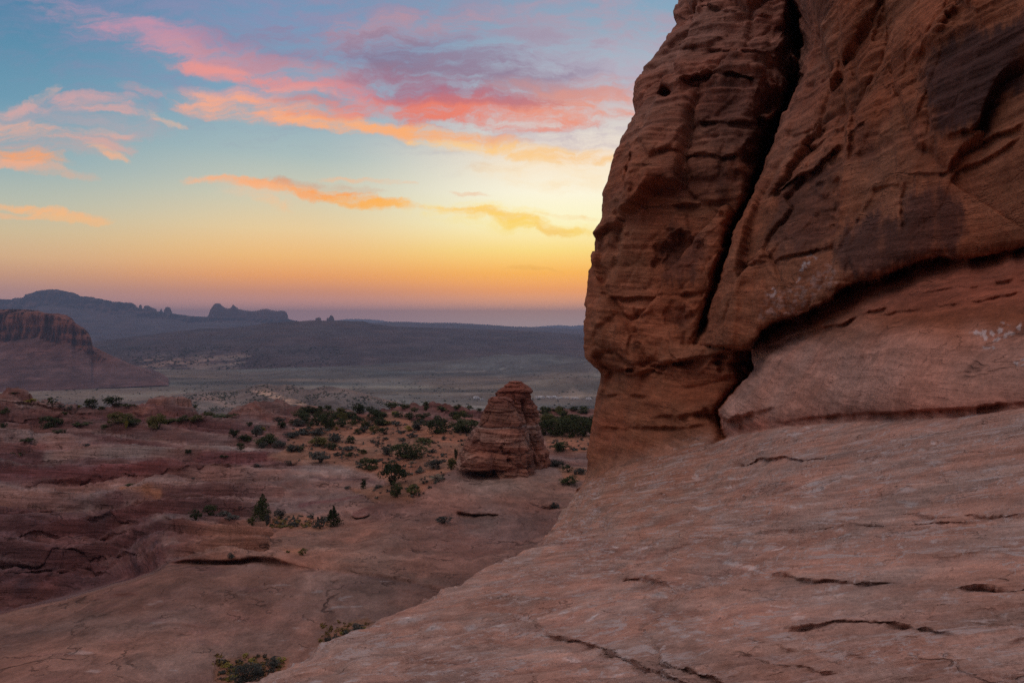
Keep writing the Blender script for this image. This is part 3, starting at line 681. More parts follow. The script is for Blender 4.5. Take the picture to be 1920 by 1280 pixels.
a_, b_ = fbm(Um*.018, Vm*.03, o=4)*8, fbm(Um*.014+40, Vm*.03, o=4)*6
Uw, Vw = Um+a_, Vm+b_
Yrest, Yslab = tps(C_M, Um, Vm), tps(C_S, Um, Vm)
slv = interp(SLAB, Uw)
slv2 = interp(SLAB, Um)+fbm(Um*.012, Um*0, o=4)*5
isS = Vm > slv2
isSf = sstep(-5, 5, Vm-slv2)
bl_ = sstep(540, 660, Um)*np.exp(-np.maximum(Vm-slv, 0)/70); Yslab = 1/((1-bl_)/Yslab+bl_/Yrest)
Ym = 1/(isSf/Yslab+(1-isSf)/Yrest)
Ym = feat(Uw, Vw, Ym, FE_MID[:62], .85, False); Ym = feat(Uw, Vw, Ym, FE_MID[62:], .8)
Ym = 1/blur(blur(1/Ym, 2, 0), 2, 1)
def mid_depth_at(u, v):
    i = int(np.argmin(np.abs(uu_-u))); c = Vm[:, i]
    return float(np.interp(v, c, Ymf[:, i]))
X3, Y3, Z3 = ray(Um, Vm, Ym)
sandm = np.zeros(Um.shape)
for pts in SAND: sandm = np.maximum(sandm, pmask(Uw, Vw, pts, 5))
hh = Z3+.02*X3+.5*fbm(X3*.05, Y3*.05, o=3)
left = sstep(640, 300, Um)*sstep(1010, 860, Um)
lay = strata(X3*.5, Y3*.5, hh*1.5, .55)
laz = strata(X3, Y3, hh*2.2, 1.0)
rough = (1-sandm)*(1-.80*isS)
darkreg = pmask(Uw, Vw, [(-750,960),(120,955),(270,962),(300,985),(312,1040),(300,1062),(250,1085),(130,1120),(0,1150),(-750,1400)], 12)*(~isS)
F1m, _j = facets(X3*.18, Y3*.12, Z3*.3); F2m, _j = facets(X3*.5, Y3*.35, Z3*.8)
lf2 = np.maximum(left, sstep(830, 780, Vm))
dm = (lay*.42+laz*.26+(F1m*(.22+.5*sstep(805, 775, Vm))+F2m*(.12+.25*sstep(805, 775, Vm)))*lf2)*rough*(.30+.70*left)+fbm(X3*.08, Y3*.05, o=4)*.7*(1-.5*isS)+fbm(X3*.7, Y3*.35, hh*2, 4)*.12*rough+.03*fbm(X3*1.5, Y3*1, o=3)
dm = dm+darkreg*np.abs(fbm(X3*.35, Y3*.2, hh, 4))*.7-.15*darkreg
lY = np.log(Y3); tw = .5*fbm(X3*.02, lY*2.2, o=5)
def terr(K, wob):
    q = lY*K+X3*.010*K*.12+tw*wob; fq = q-np.floor(q); return (1-fq)*sstep(0, .17, fq)-.5, fq, np.floor(q)
t1, f1_, id1 = terr(11, 2.6); t2, f2_, id2 = terr(21, 3.6)
tv1 = .35+.9*sstep(-.4, .4, fbm(X3*.05, id1*3.7, o=3)); tv2 = .3+.9*sstep(-.4, .4, fbm(X3*.09, id2*5.1, o=3))
treg = (1-sandm)*(1-isSf)*(.30+.70*np.maximum(sstep(680, 420, Um)*sstep(1125, 1060, Vm+(300-Um)*.0), sstep(830, 790, Vm)*.9))*sstep(900, 870, Vm-sstep(560, 420, Um)*400)
dm = dm+treg*(t1*tv1*1.5+t2*tv2*.55)
riser = treg*np.maximum(sstep(.22, .05, f1_)*tv1, .6*sstep(.25, .05, f2_)*tv2)
wall = pmask(Um, Vm, [(215,955),(300,960),(345,1010),(330,1060),(250,1100),(120,1130),(190,1060)], 25)
dm = dm*(1-.45*wall)*(1-.92*sstep(13, 3, np.abs(Vm-slv2))*sstep(640, 560, Um))
rim = sstep(800, 768, Vm)
dm = dm+rim*np.maximum(0, fbm(X3*.12, Y3*.05+4, o=4)+.1)*1.6*rough
dm = dm+sandm*fbm(X3*.25, Y3*.15, o=3)*.25
for bx_, by_, br_, bh_ in ((-.8, 79.0, 9.5, .3), (-3.5, 73.0, 6.5, .35), (5.5, 85.0, 9, .6)):
    dm = dm+bh_*np.exp(-(((X3-bx_)/br_)**2+((Y3-by_)/(br_*.8))**2))
Pm = np.stack([X3, Y3, Z3+dm], -1)
Ymf = Y3.copy()
Zoff = dm
cm = np.zeros(Pm.shape)+np.array([.27,.150,.125])
cm = mixc(cm, (.37,.235,.205), .8*sstep(-.1, .7, fbm(X3*.04, hh*.9, Y3*.02, 4)))
cm = mixc(cm, (.20,.082,.075), .8*sstep(.05, .6, -lay)*(1-.7*isS))
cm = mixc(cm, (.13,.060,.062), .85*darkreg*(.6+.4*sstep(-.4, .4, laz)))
cm = mixc(cm, (.20,.10,.095), .45*left*(~isS))
bands_ = fbm(X3*.008, np.log(Y3)*11+X3*.012, hh*.5, 4)
cm = mixc(cm, (.36,.25,.225), .55*left*(~isS)*(1-darkreg)*sstep(.08, .30, bands_))
cm = mixc(cm, (.13,.055,.058), .6*left*(~isS)*sstep(.05, .35, -bands_))
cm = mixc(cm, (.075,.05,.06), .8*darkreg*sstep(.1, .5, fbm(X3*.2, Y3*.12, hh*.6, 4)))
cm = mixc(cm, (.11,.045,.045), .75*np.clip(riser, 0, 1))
cm = mixc(cm, (.40,.27,.235), .45*treg*sstep(.25, .35, f1_)*sstep(.8, .4, f1_)*tv1*(1-darkreg))
band = lambda pts, wpx: np.exp(-(poly_dist(Uw, Vw, pts)/wpx)**2)
cm = mixc(cm, (.22,.075,.075), .75*np.maximum(band([(-700,900),(0,888),(200,882),(420,866),(600,846)], 12), band([(560,950),(700,930)], 3)))
cm = mixc(cm, (.46,.34,.30), .6*np.maximum(band([(90,850),(250,848),(400,838),(480,836)], 9), band([(570,885),(640,876),(725,878)], 14)))
cm = mixc(cm, (.40,.25,.21), .5*band([(0,925),(250,905),(500,885),(640,890)], 12))
cm = mixc(cm, (.13,.075,.085), .6*band([(580,893),(700,898)], 4))
cm = mixc(cm, (.35,.195,.150), .85*isS*sstep(-1, .5, fbm(X3*.1, Y3*.1, o=3)))
cm = mixc(cm, (.33,.17,.15), .6*isS*sstep(.1, .6, fbm(X3*.25, Y3*.9, o=5)))
cm = mixc(cm, (.52,.42,.40), .5*isS*sstep(.42, .6, fbm(X3*.5, Y3*1.2, o=4)))
cm = mixc(cm, (.40,.205,.140), .6*sstep(300, 420, Um)*sstep(955, 985, Vm)*(~isS)*sstep(900, 700, Um))
cm = mixc(cm, (.38,.21,.165), .5*sstep(640, 760, Um)*sstep(900, 930, Vm)*(~isS))
cm = mixc(cm, (.36,.168,.105), .95*sandm)
cm = mixc(cm, (.42,.26,.20), .75*np.exp(-(((X3+.5)/11)**2+((Y3-76)/8)**2))*(1-sandm))
cm = mixc(cm, (.42,.18,.10), .8*band([(228,918),(262,918),(300,922)], 5))
cm = mixc(cm, (.30,.13,.09), .5*rim*sstep(0, .5, fbm(X3*.1, Y3*.1, hh, 3))*(Um > 250))
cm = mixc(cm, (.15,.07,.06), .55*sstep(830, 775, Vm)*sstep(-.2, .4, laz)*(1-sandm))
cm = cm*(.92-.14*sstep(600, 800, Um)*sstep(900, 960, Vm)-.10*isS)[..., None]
# skirt behind the rim, dropping into the valley, and in front below
nb = 10
back = []
for i in range(nb, 0, -1):
    q = Pm[0].copy(); s_ = q/np.linalg.norm(q, axis=1)[:, None]
    q[:, :2] += s_[:, :2]*(i/nb)**1.2*170; q[:, 2] -= 130*(i/nb)**1.8; back.append(q)
Pm2 = np.concatenate([np.stack(back), Pm], 0); cm2 = np.concatenate([np.repeat(cm[:1], nb, 0), cm], 0)
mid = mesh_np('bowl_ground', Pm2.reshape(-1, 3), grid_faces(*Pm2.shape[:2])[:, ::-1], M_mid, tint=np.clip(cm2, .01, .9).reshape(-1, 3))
put(mid, 'ledged slickrock bowl with a smooth slab and orange sand flats below the cliff', 'bare rock', kind='structure')
def ground(u, v):
    """the bowl's surface under pixel (u, v)"""
    i = int(np.argmin(np.abs(uu_-u))); cpx = V0-F*Pm[:, i, 2]/Pm[:, i, 1]
    j = int(np.argmin(np.abs(cpx[:300]-v)));  return Pm[j, i].copy()

# ================================================================ the cone shaped butte
BL = [(955,714),(944,720),(942,727),(928,733),(924,742),(917,751),(906,770),(893,790),(880,810),(868,830),(858,850),(855,870),(857,890),(864,905),(868,940)]
BR = [(978,714),(981,719),(990,726),(995,731),(995,745),(999,752),(1006,770),(1009,790),(1015,810),(1022,830),(1031,848),(1034,862),(1036,880),(1030,905),(1025,940)]
def lobe(BLp, BRp, Yb0, top, seed, feats, boulder=False):
    vb = np.concatenate([[top, top+.5], np.arange(top+1.2, 941, 1.0)])
    lu, ru = interp([(v,u) for u,v in BLp], vb), interp([(v,u) for u,v in BRp], vb)
    nA = 240; phi = np.linspace(0, 2*math.pi, nA, endpoint=False)
    cx = (lu+ru)/2; rx = (ru-lu)/2; rx[0] *= .15; rx[1] *= .6
    ph, VV = np.meshgrid(phi, vb); CX = cx[:, None]+0*ph; RX = rx[:, None]+0*ph
    Rm = RX/F*Yb0
    sq = (np.abs(np.sin(ph))**3+np.abs(np.cos(ph))**3)**(-1/3.)          # squarish plan
    px_ = (CX-U0)/F*Yb0+Rm*np.sin(ph)*np.where(np.abs(np.sin(ph)) > .9, 1, np.minimum(sq, 1/np.maximum(np.abs(np.sin(ph)), .3)))
    py_ = Yb0-Rm*np.cos(ph)*.8*sq; pz_ = (V0-VV)/F*Yb0
    su = U0+F*px_/py_+fbm(px_*.8, pz_*.8, py_*.8, 3)*3
    fr = sstep(-.1, .5, np.cos(ph)); bd = np.zeros(ph.shape)
    for kind, a, wd, pts in feats:
        f = np.exp(-(poly_dist(su, VV, pts)/wd)**2) if kind == 'c' else ledge(poly_dist(su, VV, pts, True), wd)
        bd = bd-a*f*fr*(.5+.8*sstep(-.3, .3, fbm(su*.05, VV*.05+seed, o=2)))
    if boulder:
        bd = bd+1.0*pmask(su, VV, [(868,862),(880,846),(898,840),(918,842),(922,868),(866,871)], 3)*fr
        bd = bd-2.0*pmask(su, VV, [(850,876),(885,874),(925,876),(935,886),(918,900),(870,902),(850,896)], 4)*fr
    hz = pz_+.1*px_
    bst = strata(px_, py_, hz+seed, 1.0)
    wq = fbm(px_*.3, py_*.3, pz_*.3, 3)
    Fa, ja = facets(px_*.33+wq+seed, py_*.33, pz_*.20+wq); Fb, jb = facets(px_*.9+wq, py_*.9+seed, pz_*.8+wq)
    rib = np.abs(pn(px_*.55+seed, py_*.55, pz_*.06))
    bd = bd+bst*.16+strata(px_, py_, hz*2.3, 1.0)*.07+fbm(px_*.35, py_*.35, pz_*.3, 4)*.4+.34*Fa+.10*Fb-.12*np.exp(-(ja/.07)**2)-.8*rib*sstep(725, 760, VV)
    bd = bd*np.clip(Rm/2.5, .10, 1)
    PB = np.stack([px_+np.sin(ph)*bd, py_-np.cos(ph)*bd, pz_+.05*bst], -1)
    cb = np.zeros(PB.shape)+np.array([.30,.135,.095])
    cb = mixc(cb, (.40,.25,.20), .75*sstep(-.1, .5, pn(px_*.05, py_*.05, hz*.55+3))*sstep(770, 785, VV))
    cb = mixc(cb, (.16,.07,.055), .7*sstep(.1, .7, -bst))
    cb = mixc(cb, (.50,.42,.38), .55*np.exp(-((VV-fbm(su*.02, VV*.02)*2-797)/1.3)**2))
    cb = mixc(cb, (.22,.080,.058), .75*sstep(772, 750, VV))
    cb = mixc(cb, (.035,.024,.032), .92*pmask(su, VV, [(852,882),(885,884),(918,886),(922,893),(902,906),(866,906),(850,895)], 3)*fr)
    fc_ = grid_faces(*PB.shape[:2], wrap=True)
    return PB.reshape(-1, 3), fc_, np.clip(cb, .01, .9).reshape(-1, 3)
FL = [(921,744),(917,751),(906,770),(893,790),(880,810),(868,830),(858,850),(855,870),(857,890),(864,905),(868,940)]
FR_ = [(950,744),(961,749),(966,760),(974,775),(986,800),(998,840),(1004,870),(1008,900),(1010,940)]
RL = [(956,714),(953,719),(945,722),(944,727),(928,733),(927,744),(930,760),(925,790),(915,850),(900,940)]
RR_ = [(978,714),(981,719),(990,726),(995,731),(995,745),(999,752),(1006,770),(1009,790),(1015,810),(1022,830),(1031,848),(1034,862),(1036,880),(1030,905),(1025,940)]
lA = lobe(FL, FR_, 83.0, 743.0, 0, [('l',.5,4,[(880,820),(930,822),(990,820)]),('l',.5,4,[(890,795),(930,794),(980,796)]),('l',.6,4,[(905,768),(940,769),(966,768)]),('l',.4,4,[(868,838),(900,832),(950,840)]),
     ('l',.5,5,[(890,846),(905,840),(920,841),(921,862)]),('l',1.2,14,[(856,871),(880,871),(922,870)]),('l',.9,5,[(922,870),(960,867),(1000,866)]),('c',.8,4,[(958,852),(966,862),(984,868)]),('c',.4,3,[(940,830),(955,855)])], True)
lB = lobe(RL, RR_, 87.0, 713.5, 5, [('l',.8,4,[(928,732),(960,730),(995,733)]),('l',.6,3,[(942,722),(985,722)]),('l',.6,4,[(960,746),(1000,748)]),('l',.4,4,[(970,770),(1008,770)]),('l',.4,3,[(975,800),(1014,800)]),('l',.3,3,[(985,822),(1022,822)]),
     ('c',1.0,3.5,[(984,750),(988,770),(996,790)]),('c',.9,3.5,[(1000,815),(1012,842),(1020,858)]),('c',.8,3.5,[(1012,815),(1024,842),(1031,858)]),('c',.7,3.5,[(990,820),(1000,845),(1006,862)])])
butte = mesh_np('rock_butte', np.concatenate([lA[0], lB[0]]), np.concatenate([lA[1], lB[1]+len(lA[0])]), M_butte, tint=np.concatenate([lA[2], lB[2]]))
put(butte, 'cone shaped banded sandstone butte with a flat capstone, standing alone on the bowl floor', 'butte')

# ================================================================ the valley floor, out to the horizon
FLOOR = -150.0
inv = np.concatenate([np.linspace(1/18500, 1/3600, 40), np.linspace(1/3500, 1/1000, 190), np.linspace(1/980, 1/170, 26)])
Yv = 1/inv
su_ = np.concatenate([np.linspace(-3.2,-.80,40,endpoint=False), np.linspace(-.8,.2,620), np.linspace(.21,3.2,50)])
SX, YV = np.meshgrid(su_, Yv); XV = SX*YV
ub, vb_ = U0+F*SX, V0+F*150/YV
ZV = FLOOR+fbm(XV*.0008, YV*.0008, o=4)*10
def bump(cx, cy, rx, ry, hgt):
    r = ((XV-cx)/rx)**2+((YV-cy)/ry)**2
    return hgt*np.exp(-r)*(1+.3*fbm(XV*.006, YV*.004, o=4))
def wp(u, v, z=FLOOR): yy = F*z/(V0-v); return (u-U0)/F*yy, yy
for (u, v, rx, ry, hg) in ((1030,690,260,200,38),(1100,722,150,110,26),(940,690,140,120,12),(1010,735,60,60,3),(700,700,200,120,8),(900,684,260,200,16),(600,700,120,150,10),(1180,700,200,160,40)):
    x_, y_ = wp(u, v); ZV = ZV+bump(x_, y_, rx, ry, hg)
near = sstep(260, 170, YV)
ZV = ZV+fbm(XV*.01, YV*.004, o=4)*1.6
cvv = np.zeros(XV.shape+(3,))+np.array([.185,.160,.135])
n1 = fbm(XV*.0016, YV*.006, o=5); n2 = fbm(XV*.006, YV*.010, o=5); n3 = fbm(XV*.02, YV*.03, o=4)
cvv = mixc(cvv, (.070,.075,.068), .85*sstep(-.05, .45, n1+.35*n3))
cvv = mixc(cvv, (.30,.235,.175), .7*sstep(.0, .5, -n1+.3*n2))
cvv = mixc(cvv, (.12,.12,.115), .6*sstep(712, 695, vb_)*sstep(350, 600, ub))
vbn = vb_+n1*2
bnd = lambda v0_, wdt: np.exp(-((vbn-v0_)/wdt)**2)
cvv = mixc(cvv, (.36,.29,.22), .8*sstep(430,320,ub)*bnd(738,11))
cvv = mixc(cvv, (.07,.08,.075), .8*sstep(240,300,ub)*sstep(760,620,ub)*np.maximum(bnd(716,3.5), .8*bnd(707,1.6)))
cvv = mixc(cvv, (.34,.28,.21), .7*sstep(480,600,ub)*np.maximum(bnd(722,4), .7*bnd(736,3)))
cvv = mixc(cvv, (.10,.105,.085), .5*sstep(560,700,ub)*bnd(729,4))
cvv = mixc(cvv, (.42,.38,.33), .6*sstep(.35,.6,n2+.4*n3)*sstep(700,850,ub))
hgt = sstep(8, 26, ZV-FLOOR)
cvv = mixc(cvv, (.14,.125,.115), .6*hgt)
cvv = mixc(cvv, (.46,.38,.30), .7*pmask(ub, vb_, [(1045,742),(1075,731),(1100,738),(1085,747)], 4))
floor = mesh_np('valley_ground', np.stack([XV, YV, ZV], -1).reshape(-1, 3), grid_faces(*XV.shape)[:, ::-1], M_valley, tint=np.clip(cvv, .01, .9).reshape(-1, 3))
put(floor, 'wide pale scrub valley floor far below the plateau rim', 'valley', kind='structure')
# the same sheet carried on round and behind the viewpoint
ang = np.linspace(math.radians(-252), math.radians(72), 120); rad = np.array([0, 300, 1500, 6000, 12000, 18500.])
AA, RR = np.meshgrid(ang, rad)
PP = np.stack([RR*np.cos(AA+math.pi/2*0), RR*np.sin(AA), 0*RR-163-RR*.0], -1)
bk = mesh_np('desert_ground', PP.reshape(-1, 3), grid_faces(*AA.shape), M_valley, tint=np.zeros((PP.size//3, 3))+[.25, .19, .15])
put(bk, 'open desert plain lying beyond and around the valley', 'desert', kind='structure')

# ================================================================ ridges, mesa, skyline
def ridge(name, crest, base, Yc, Yb, cliffpart=.0, rough_=1.0, du=1.4, rows=70, base_col=(.2,.1,.08), cl_col=None, back=800, gully=1.0, seed=0, jag=1.0, cliff_at=.65, flute=1.0, cols=None, cliff_end=None):
    """a long landform: crest and foot lines at their own distances, a slope between them (with a cliff band on top) and a far side"""
    u0, u1 = crest[0][0], crest[-1][0]; u = np.arange(u0, u1+du, du)
    vc = interp(crest, u)+fbm(u*.11+seed, u*0, o=4)*1.0*jag; vb2 = interp(base, u)
    Yc_ = np.interp(u, *zip(*Yc)) if isinstance(Yc, list) else Yc+0*u
    Yb_ = np.interp(u, *zip(*Yb)) if isinstance(Yb, list) else Yb+0*u
    t = np.linspace(0, 1, rows)[:, None]
    zc, zb = (V0-vc)/F*Yc_, (V0-vb2)/F*Yb_
    cw_ = sstep(cliff_end[1], cliff_end[0], u)[None] if cliff_end else np.ones((1, len(u)))
    if cliffpart > 0:           # height as a function of run: slope, then steep cliff
        f = np.interp(t, [0, .80, .86, 1], [0, cliff_at, .97, 1])*cw_+t*(1-cw_); run = t
    else: f = t**.95; run = t
    Yg = Yb_[None]+(Yc_-Yb_)[None]*run; Zg = zb[None]+(zc-zb)[None]*f
    sx = (u-U0)/F; Xg = sx[None]*Yg
    L = abs(np.mean(Yc_-Yb_))+1
    env = 1.5*np.clip(t, 0, 1)**.9*np.clip(1-t, 0, 1)**.45*np.ones_like(Yg)
    gl = np.abs(fbm(Xg/L*3.2+seed, t*.6+seed, o=4)); Zg = Zg-gully*env*(gl-.12)*(zc-zb)[None]*.30*rough_
    Zg = Zg+fbm(Xg/L*7, Yg/L*7+seed, o=4)*(zc-zb)[None]*.035*rough_*env
    zz = Zg; fl_ = np.zeros_like(Yg)
    if cliffpart > 0:
        cl = sstep(.76, .82, t)*np.ones_like(Yg)*cw_
        wv_ = fbm(Xg*.006, zz*.01, o=3)*30; fl_ = (np.abs(pn((Xg+wv_)*.022*flute, zz*.004+seed))*1.6+np.abs(pn((Xg+wv_)*.06*flute, zz*.012+seed))*1.3+.5*np.tanh(3*pn(Xg*.002, zz*.07+seed)))*cl
        Yg = Yg+fl_*L*.07-cl*L*.04
        Xg = sx[None]*Yg
    C = np.zeros(Yg.shape+(3,))+np.array(base_col)
    C = mixc(C, np.array(base_col)*.55, .8*sstep(-.1, .5, fbm(Xg/L*5, zz/60., Yg/L*4, 5)))
    C = mixc(C, np.array(base_col)*1.5, .5*sstep(.1, .6, fbm(Xg/L*9+5, zz/25., Yg/L*9, 5)))
    C = mixc(C, np.array(base_col)*.6, .4*sstep(.1, .5, pn(Xg*.001, zz/16.+seed)))
    if cliffpart > 0:
        cc = mixc(np.zeros(Yg.shape+(3,))+np.array(cl_col), np.array(cl_col)*.45, .8*sstep(.35, .9, fl_)); C = C*(1-((t > .78)*cw_)[..., None])+cc*((t > .78)*cw_)[..., None]
    C = mixc(C, np.array(base_col)*.5, .5*sstep(.02, .3, np.abs(fbm(Xg/L*6+Yg/L*2, zz/200.+seed, Yg/L*1.5, 4))-.08)*(t < .8))
    if cols: C = cols(C, np.repeat(u[None], rows, 0), V0-F*Zg/Yg, Xg, Yg)
    # the far side
    nbk = 8; B = []; CB = []
    for i in range(1, nbk+1):
        q = i/nbk; yb = Yg[-1]+back*q; B.append(np.stack([sx*yb, yb, Zg[-1]+(-170-Zg[-1])*q**1.6+ (0 if i > 1 else 2)], -1)); CB.append(C[-1])
    Pg = np.concatenate([np.stack([Xg, Yg, Zg], -1), np.stack(B)], 0); C = np.concatenate([C, np.stack(CB)], 0)
    return mesh_np(name, Pg.reshape(-1, 3), grid_faces(*Pg.shape[:2]), M_far, tint=np.clip(C, .01, .9).reshape(-1, 3))
crest_mesa = [(-500,560),(-200,575),(0,580),(35,579),(50,580),(72,582),(85,587),(110,588),(125,591),(135,597),(142,606),(150,611),(158,615),(166,624),(171,634),(174,650),(200,664),(240,684),(280,704),(315,722)]
base_mesa = [(-500,735),(0,738),(40,737),(120,731),(200,727),(260,724),(315,722.5)]
mesa = ridge('mesa', crest_mesa, base_mesa, [(-500,1950),(100,1900),(172,1850),(315,1690)], [(-500,1500),(0,1500),(315,1680)], .3, 1.0, 1.2, 110, (.19,.095,.085), (.26,.105,.070), 900, seed=3, cliff_at=.60, jag=.8, flute=1.0, cliff_end=(160, 225))
put(mesa, 'red walled mesa with fluted cliffs above long scree slopes on the near side of the valley', 'mesa', kind='structure')
def rcol(C, u, v, X, Yd):
    m = pmask(u+fbm(X*.01, Yd*.01, o=3)*14, v+fbm(X*.01+5, Yd*.004, o=3)*5, [(250,678),(300,668),(350,672),(400,660),(450,662),(474,668),(460,682),(420,694),(340,700),(280,695)], 6)
    C = mixc(C, (.40,.28,.22), .75*m*sstep(-.3, .3, fbm(X*.012, Yd*.01, o=4)))
    C = mixc(C, (.15,.14,.12), .6*sstep(620, 900, u)*sstep(650, 690, v))
    rd = np.exp(-(poly_dist(u, v, [(945,627),(930,634),(915,640)])/1.2)**2)+.7*np.exp(-(poly_dist(u, v, [(870,645),(858,652),(855,658)])/1.)**2)+.6*np.exp(-(poly_dist(u, v, [(820,664),(850,668)])/1.2)**2)
    return mixc(C, (.24,.20,.17), np.clip(rd, 0, 1)*.35*sstep(-.2, .3, fbm(X*.03, Yd*.01, o=3)))
mr = ridge('hillside', [(100,660),(180,641),(260,630),(330,621),(380,616),(430,615),(480,609),(500,605),(530,604),(560,602),(590,600),(600,601),(640,601),(660,602),(680,602),(700,607),(740,612),(800,614),(900,617),(1000,621),(1095,628),(1300,640)],
     [(100,705),(300,704),(500,702),(700,700),(900,690),(1095,684),(1300,680)], [(100,3500),(600,3700),(1095,4400),(1300,4500)], [(100,2100),(500,2200),(900,2500),(1300,2900)], 0, 1.0, 1.3, 120, (.098,.066,.064), seed=9, back=1500, jag=.5, cols=rcol)
put(mr, 'long dusky hillside across the valley with a pale bare patch low on its slope', 'hillside', kind='structure')
pr = ridge('plateau', [(560,608),(640,606),(700,605),(730,603),(760,603),(800,605),(850,605),(920,609),(960,612),(1000,613),(1050,615),(1095,617),(1400,622)], [(560,618),(1400,634)], 8200, 6200, 0, .6, 2, 24, (.12,.08,.075), seed=5, back=1500, jag=.35)
put(pr, 'low flat plateau edge on the skyline beyond the hillside', 'plateau', kind='structure')
fm = ridge('distant_mountains', [(560,609),(600,605),(625,601),(650,598),(680,598),(710,600),(745,605),(800,609),(960,614),(1000,613),(1020,611),(1045,609.5),(1070,611),(1095,609),(1130,607),(1200,609),(1300,614)], [(560,614),(1300,616)], 15500, 14500, 0, .6, 2, 14, (.18,.13,.12), seed=2, back=1500, jag=.3)
put(fm, 'faint blue mountains barely showing on the horizon', 'mountains', kind='structure')
fr_ = ridge('far_ridge', [(-500,572),(-200,560),(0,562),(22,562),(28,558),(44,558),(47,552),(60,549),(80,545),(90,544),(110,543),(122,546),(140,550),(155,556),(175,557),(180,560),(190,561),(210,566),(245,567),(254,571),(259,578),(300,584),(325,588),(355,592),(388,594),(541,598),(560,602),(600,606),(680,611)],
     [(-500,660),(0,655),(180,650),(400,632),(560,622),(680,616)], 7000, [(-500,5200),(400,5200),(680,6000)], .2, 1.0, 1.2, 100, (.11,.075,.070), (.13,.07,.06), seed=21, cliff_at=.72, jag=1.0, flute=.3, back=1500)
put(fr_, 'far blue ridge with a stepped summit on the skyline', 'ridge', kind='structure')

# rock formations on the skyline: closed masses with real depth
def formation(name, outline, Yd, thick, label, group=None, colr=(.13,.07,.06), basev=None, seed=0):
    """outline: top line (u, v); the mass is as deep as it is wide, with sheer, slightly tapering sides"""
    u = np.arange(outline[0][0], outline[-1][0]+.01, .5 if outline[-1][0]-outline[0][0] < 40 else .9)
    vt = interp(outline, u)+fbm(u*.6+seed, u*0, o=2)*.3
    s = np.linspace(-1, 1, 15)
    ztop = (V0-vt)/F*Yd; zb = (V0-(basev+3))/F*Yd; X = (u-U0)/F*Yd
    prof = np.sqrt(np.clip(1-s**2, 0, 1))**.35
    n = len(u); edge_ = np.minimum(np.arange(n), np.arange(n)[::-1])/max(1, n/2); wdt = thick*(.55+.45*np.sqrt(edge_))
    Pg = np.zeros((15, n, 3))
    for i, si in enumerate(s):
        yy = Yd+thick+si*wdt*(1+.15*pn(u*.4+seed, u*0+si*2)); Pg[i, :, 0] = (u-U0)/F*yy; Pg[i, :, 1] = yy
        Pg[i, :, 2] = zb+(ztop*yy/Yd-zb)*prof[i]
    Pg[0, :, 2] = zb-20; Pg[-1, :, 2] = zb-20
    Pg[:, 0, 2] = np.minimum(Pg[:, 0, 2], zb-10); Pg[:, -1, 2] = np.minimum(Pg[:, -1, 2], zb-10)
    cc = np.zeros((15, n, 3))+np.array(colr)*(1+.3*pn(Pg[..., 0]*.01, Pg[..., 2]*.05))[..., None]
    o = mesh_np(name, Pg.reshape(-1, 3), grid_faces(15, n), M_far, tint=np.clip(cc, .01, .9).reshape(-1, 3))
    return put(o, label, 'rock formation', group)
formation('rock_fin', [(388.5,594),(391,590),(394,581),(398,575),(401,571),(403,569),(408,568.5),(413,569),(416,573),(422,577),(428,578.5),(433,577),(436.5,571),(438,570.5),(440,574),(444,576),(446,579),(455,581),(465,582.5),(478,583),(485,581.5),(492,579.5),(500,579),(508,581),(520,583),(530,582),(536,584),(539,590),(541,597)], 6900, 120, 'long rock fin with a knobbed western end, standing alone on the far ridge', basev=597, seed=4)
G = 'rock towers on the skyline'
formation('rock_tower', [(259.5,578),(260.5,573),(263,571),(265.5,572),(267,579)], 6900, 16, 'slim single knob of rock, first to stand clear of the summit ridge end', G, basev=581, seed=1)
formation('rock_tower', [(269,579),(270,574),(274,572.5),(280,573.5),(283,576),(288,578),(293,579),(294,583)], 6900, 30, 'broad flat topped rock block with a stepped side on the far ridge', G, basev=583, seed=2)
formation('rock_tower', [(299.5,585),(301,580),(302.5,578.5),(304,583),(305,585)], 6900, 10, 'tiny thin pinnacle between two bigger rock blocks on the far ridge', G, basev=586, seed=3)
formation('rock_tower', [(307,587),(308,580),(311,576),(315,575),(319,577),(321,582),(323,587)], 6900, 26, 'rounded rock dome, last of the row of towers before the saddle', G, basev=588, seed=5)
formation('rock_tower', [(591.5,602),(592,596.5),(595,595),(600,595),(602,597),(602.5,602)], 5400, 22, 'square stubby rock tower, the lower of the pair above the hillside crest', G, basev=603, seed=6)
formation('rock_tower', [(612,602),(612.5,597),(615,595.5),(617,596),(618,593),(620,591),(624,592),(626,596),(627,602)], 5400, 22, 'taller twin topped rock tower above the hillside crest', G, basev=603, seed=7)

# the small hill rising just beyond the rim
def hcol(C, u, v, X, Yd):
    m = pmask(u+fbm(X*.05, Yd*.05, o=3)*8, v+fbm(X*.05+5, Yd*.05, o=3)*4, [(472,732),(500,731),(520,740),(540,745),(575,758),(582,768),(560,768),(530,752),(500,744)], 3)
    C = mixc(C, (.72,.48,.34), .95*m*sstep(-.35, .15, fbm(X*.12, Yd*.12, o=4)))
    m = pmask(u, v+fbm(X*.05+5, Yd*.05, o=3)*3, [(350,748),(380,743),(400,742),(420,752),(450,765),(420,762),(390,752)], 3)
    return mixc(C, (.42,.28,.22), .6*m)
hl_ = ridge('hill', [(200,762),(300,752),(340,742),(365,739),(395,736),(430,735),(450,733),(465,729),(480,724),(490,722),(505,722.5),(520,727),(535,723.5),(545,724),(560,731),(580,734),(600,728),(620,727),(650,732),(690,744),(720,752),(760,762)],
     [(200,775),(760,785)], [(200,1180),(480,1200),(760,1100)], [(200,880),(760,880)], 0, 1.6, 1.2, 60, (.24,.185,.155), seed=31, back=260, jag=.8, cols=hcol)
put(hl_, 'low scrubby hill with a pale bare streak, just beyond the rim', 'hill', kind='structure')

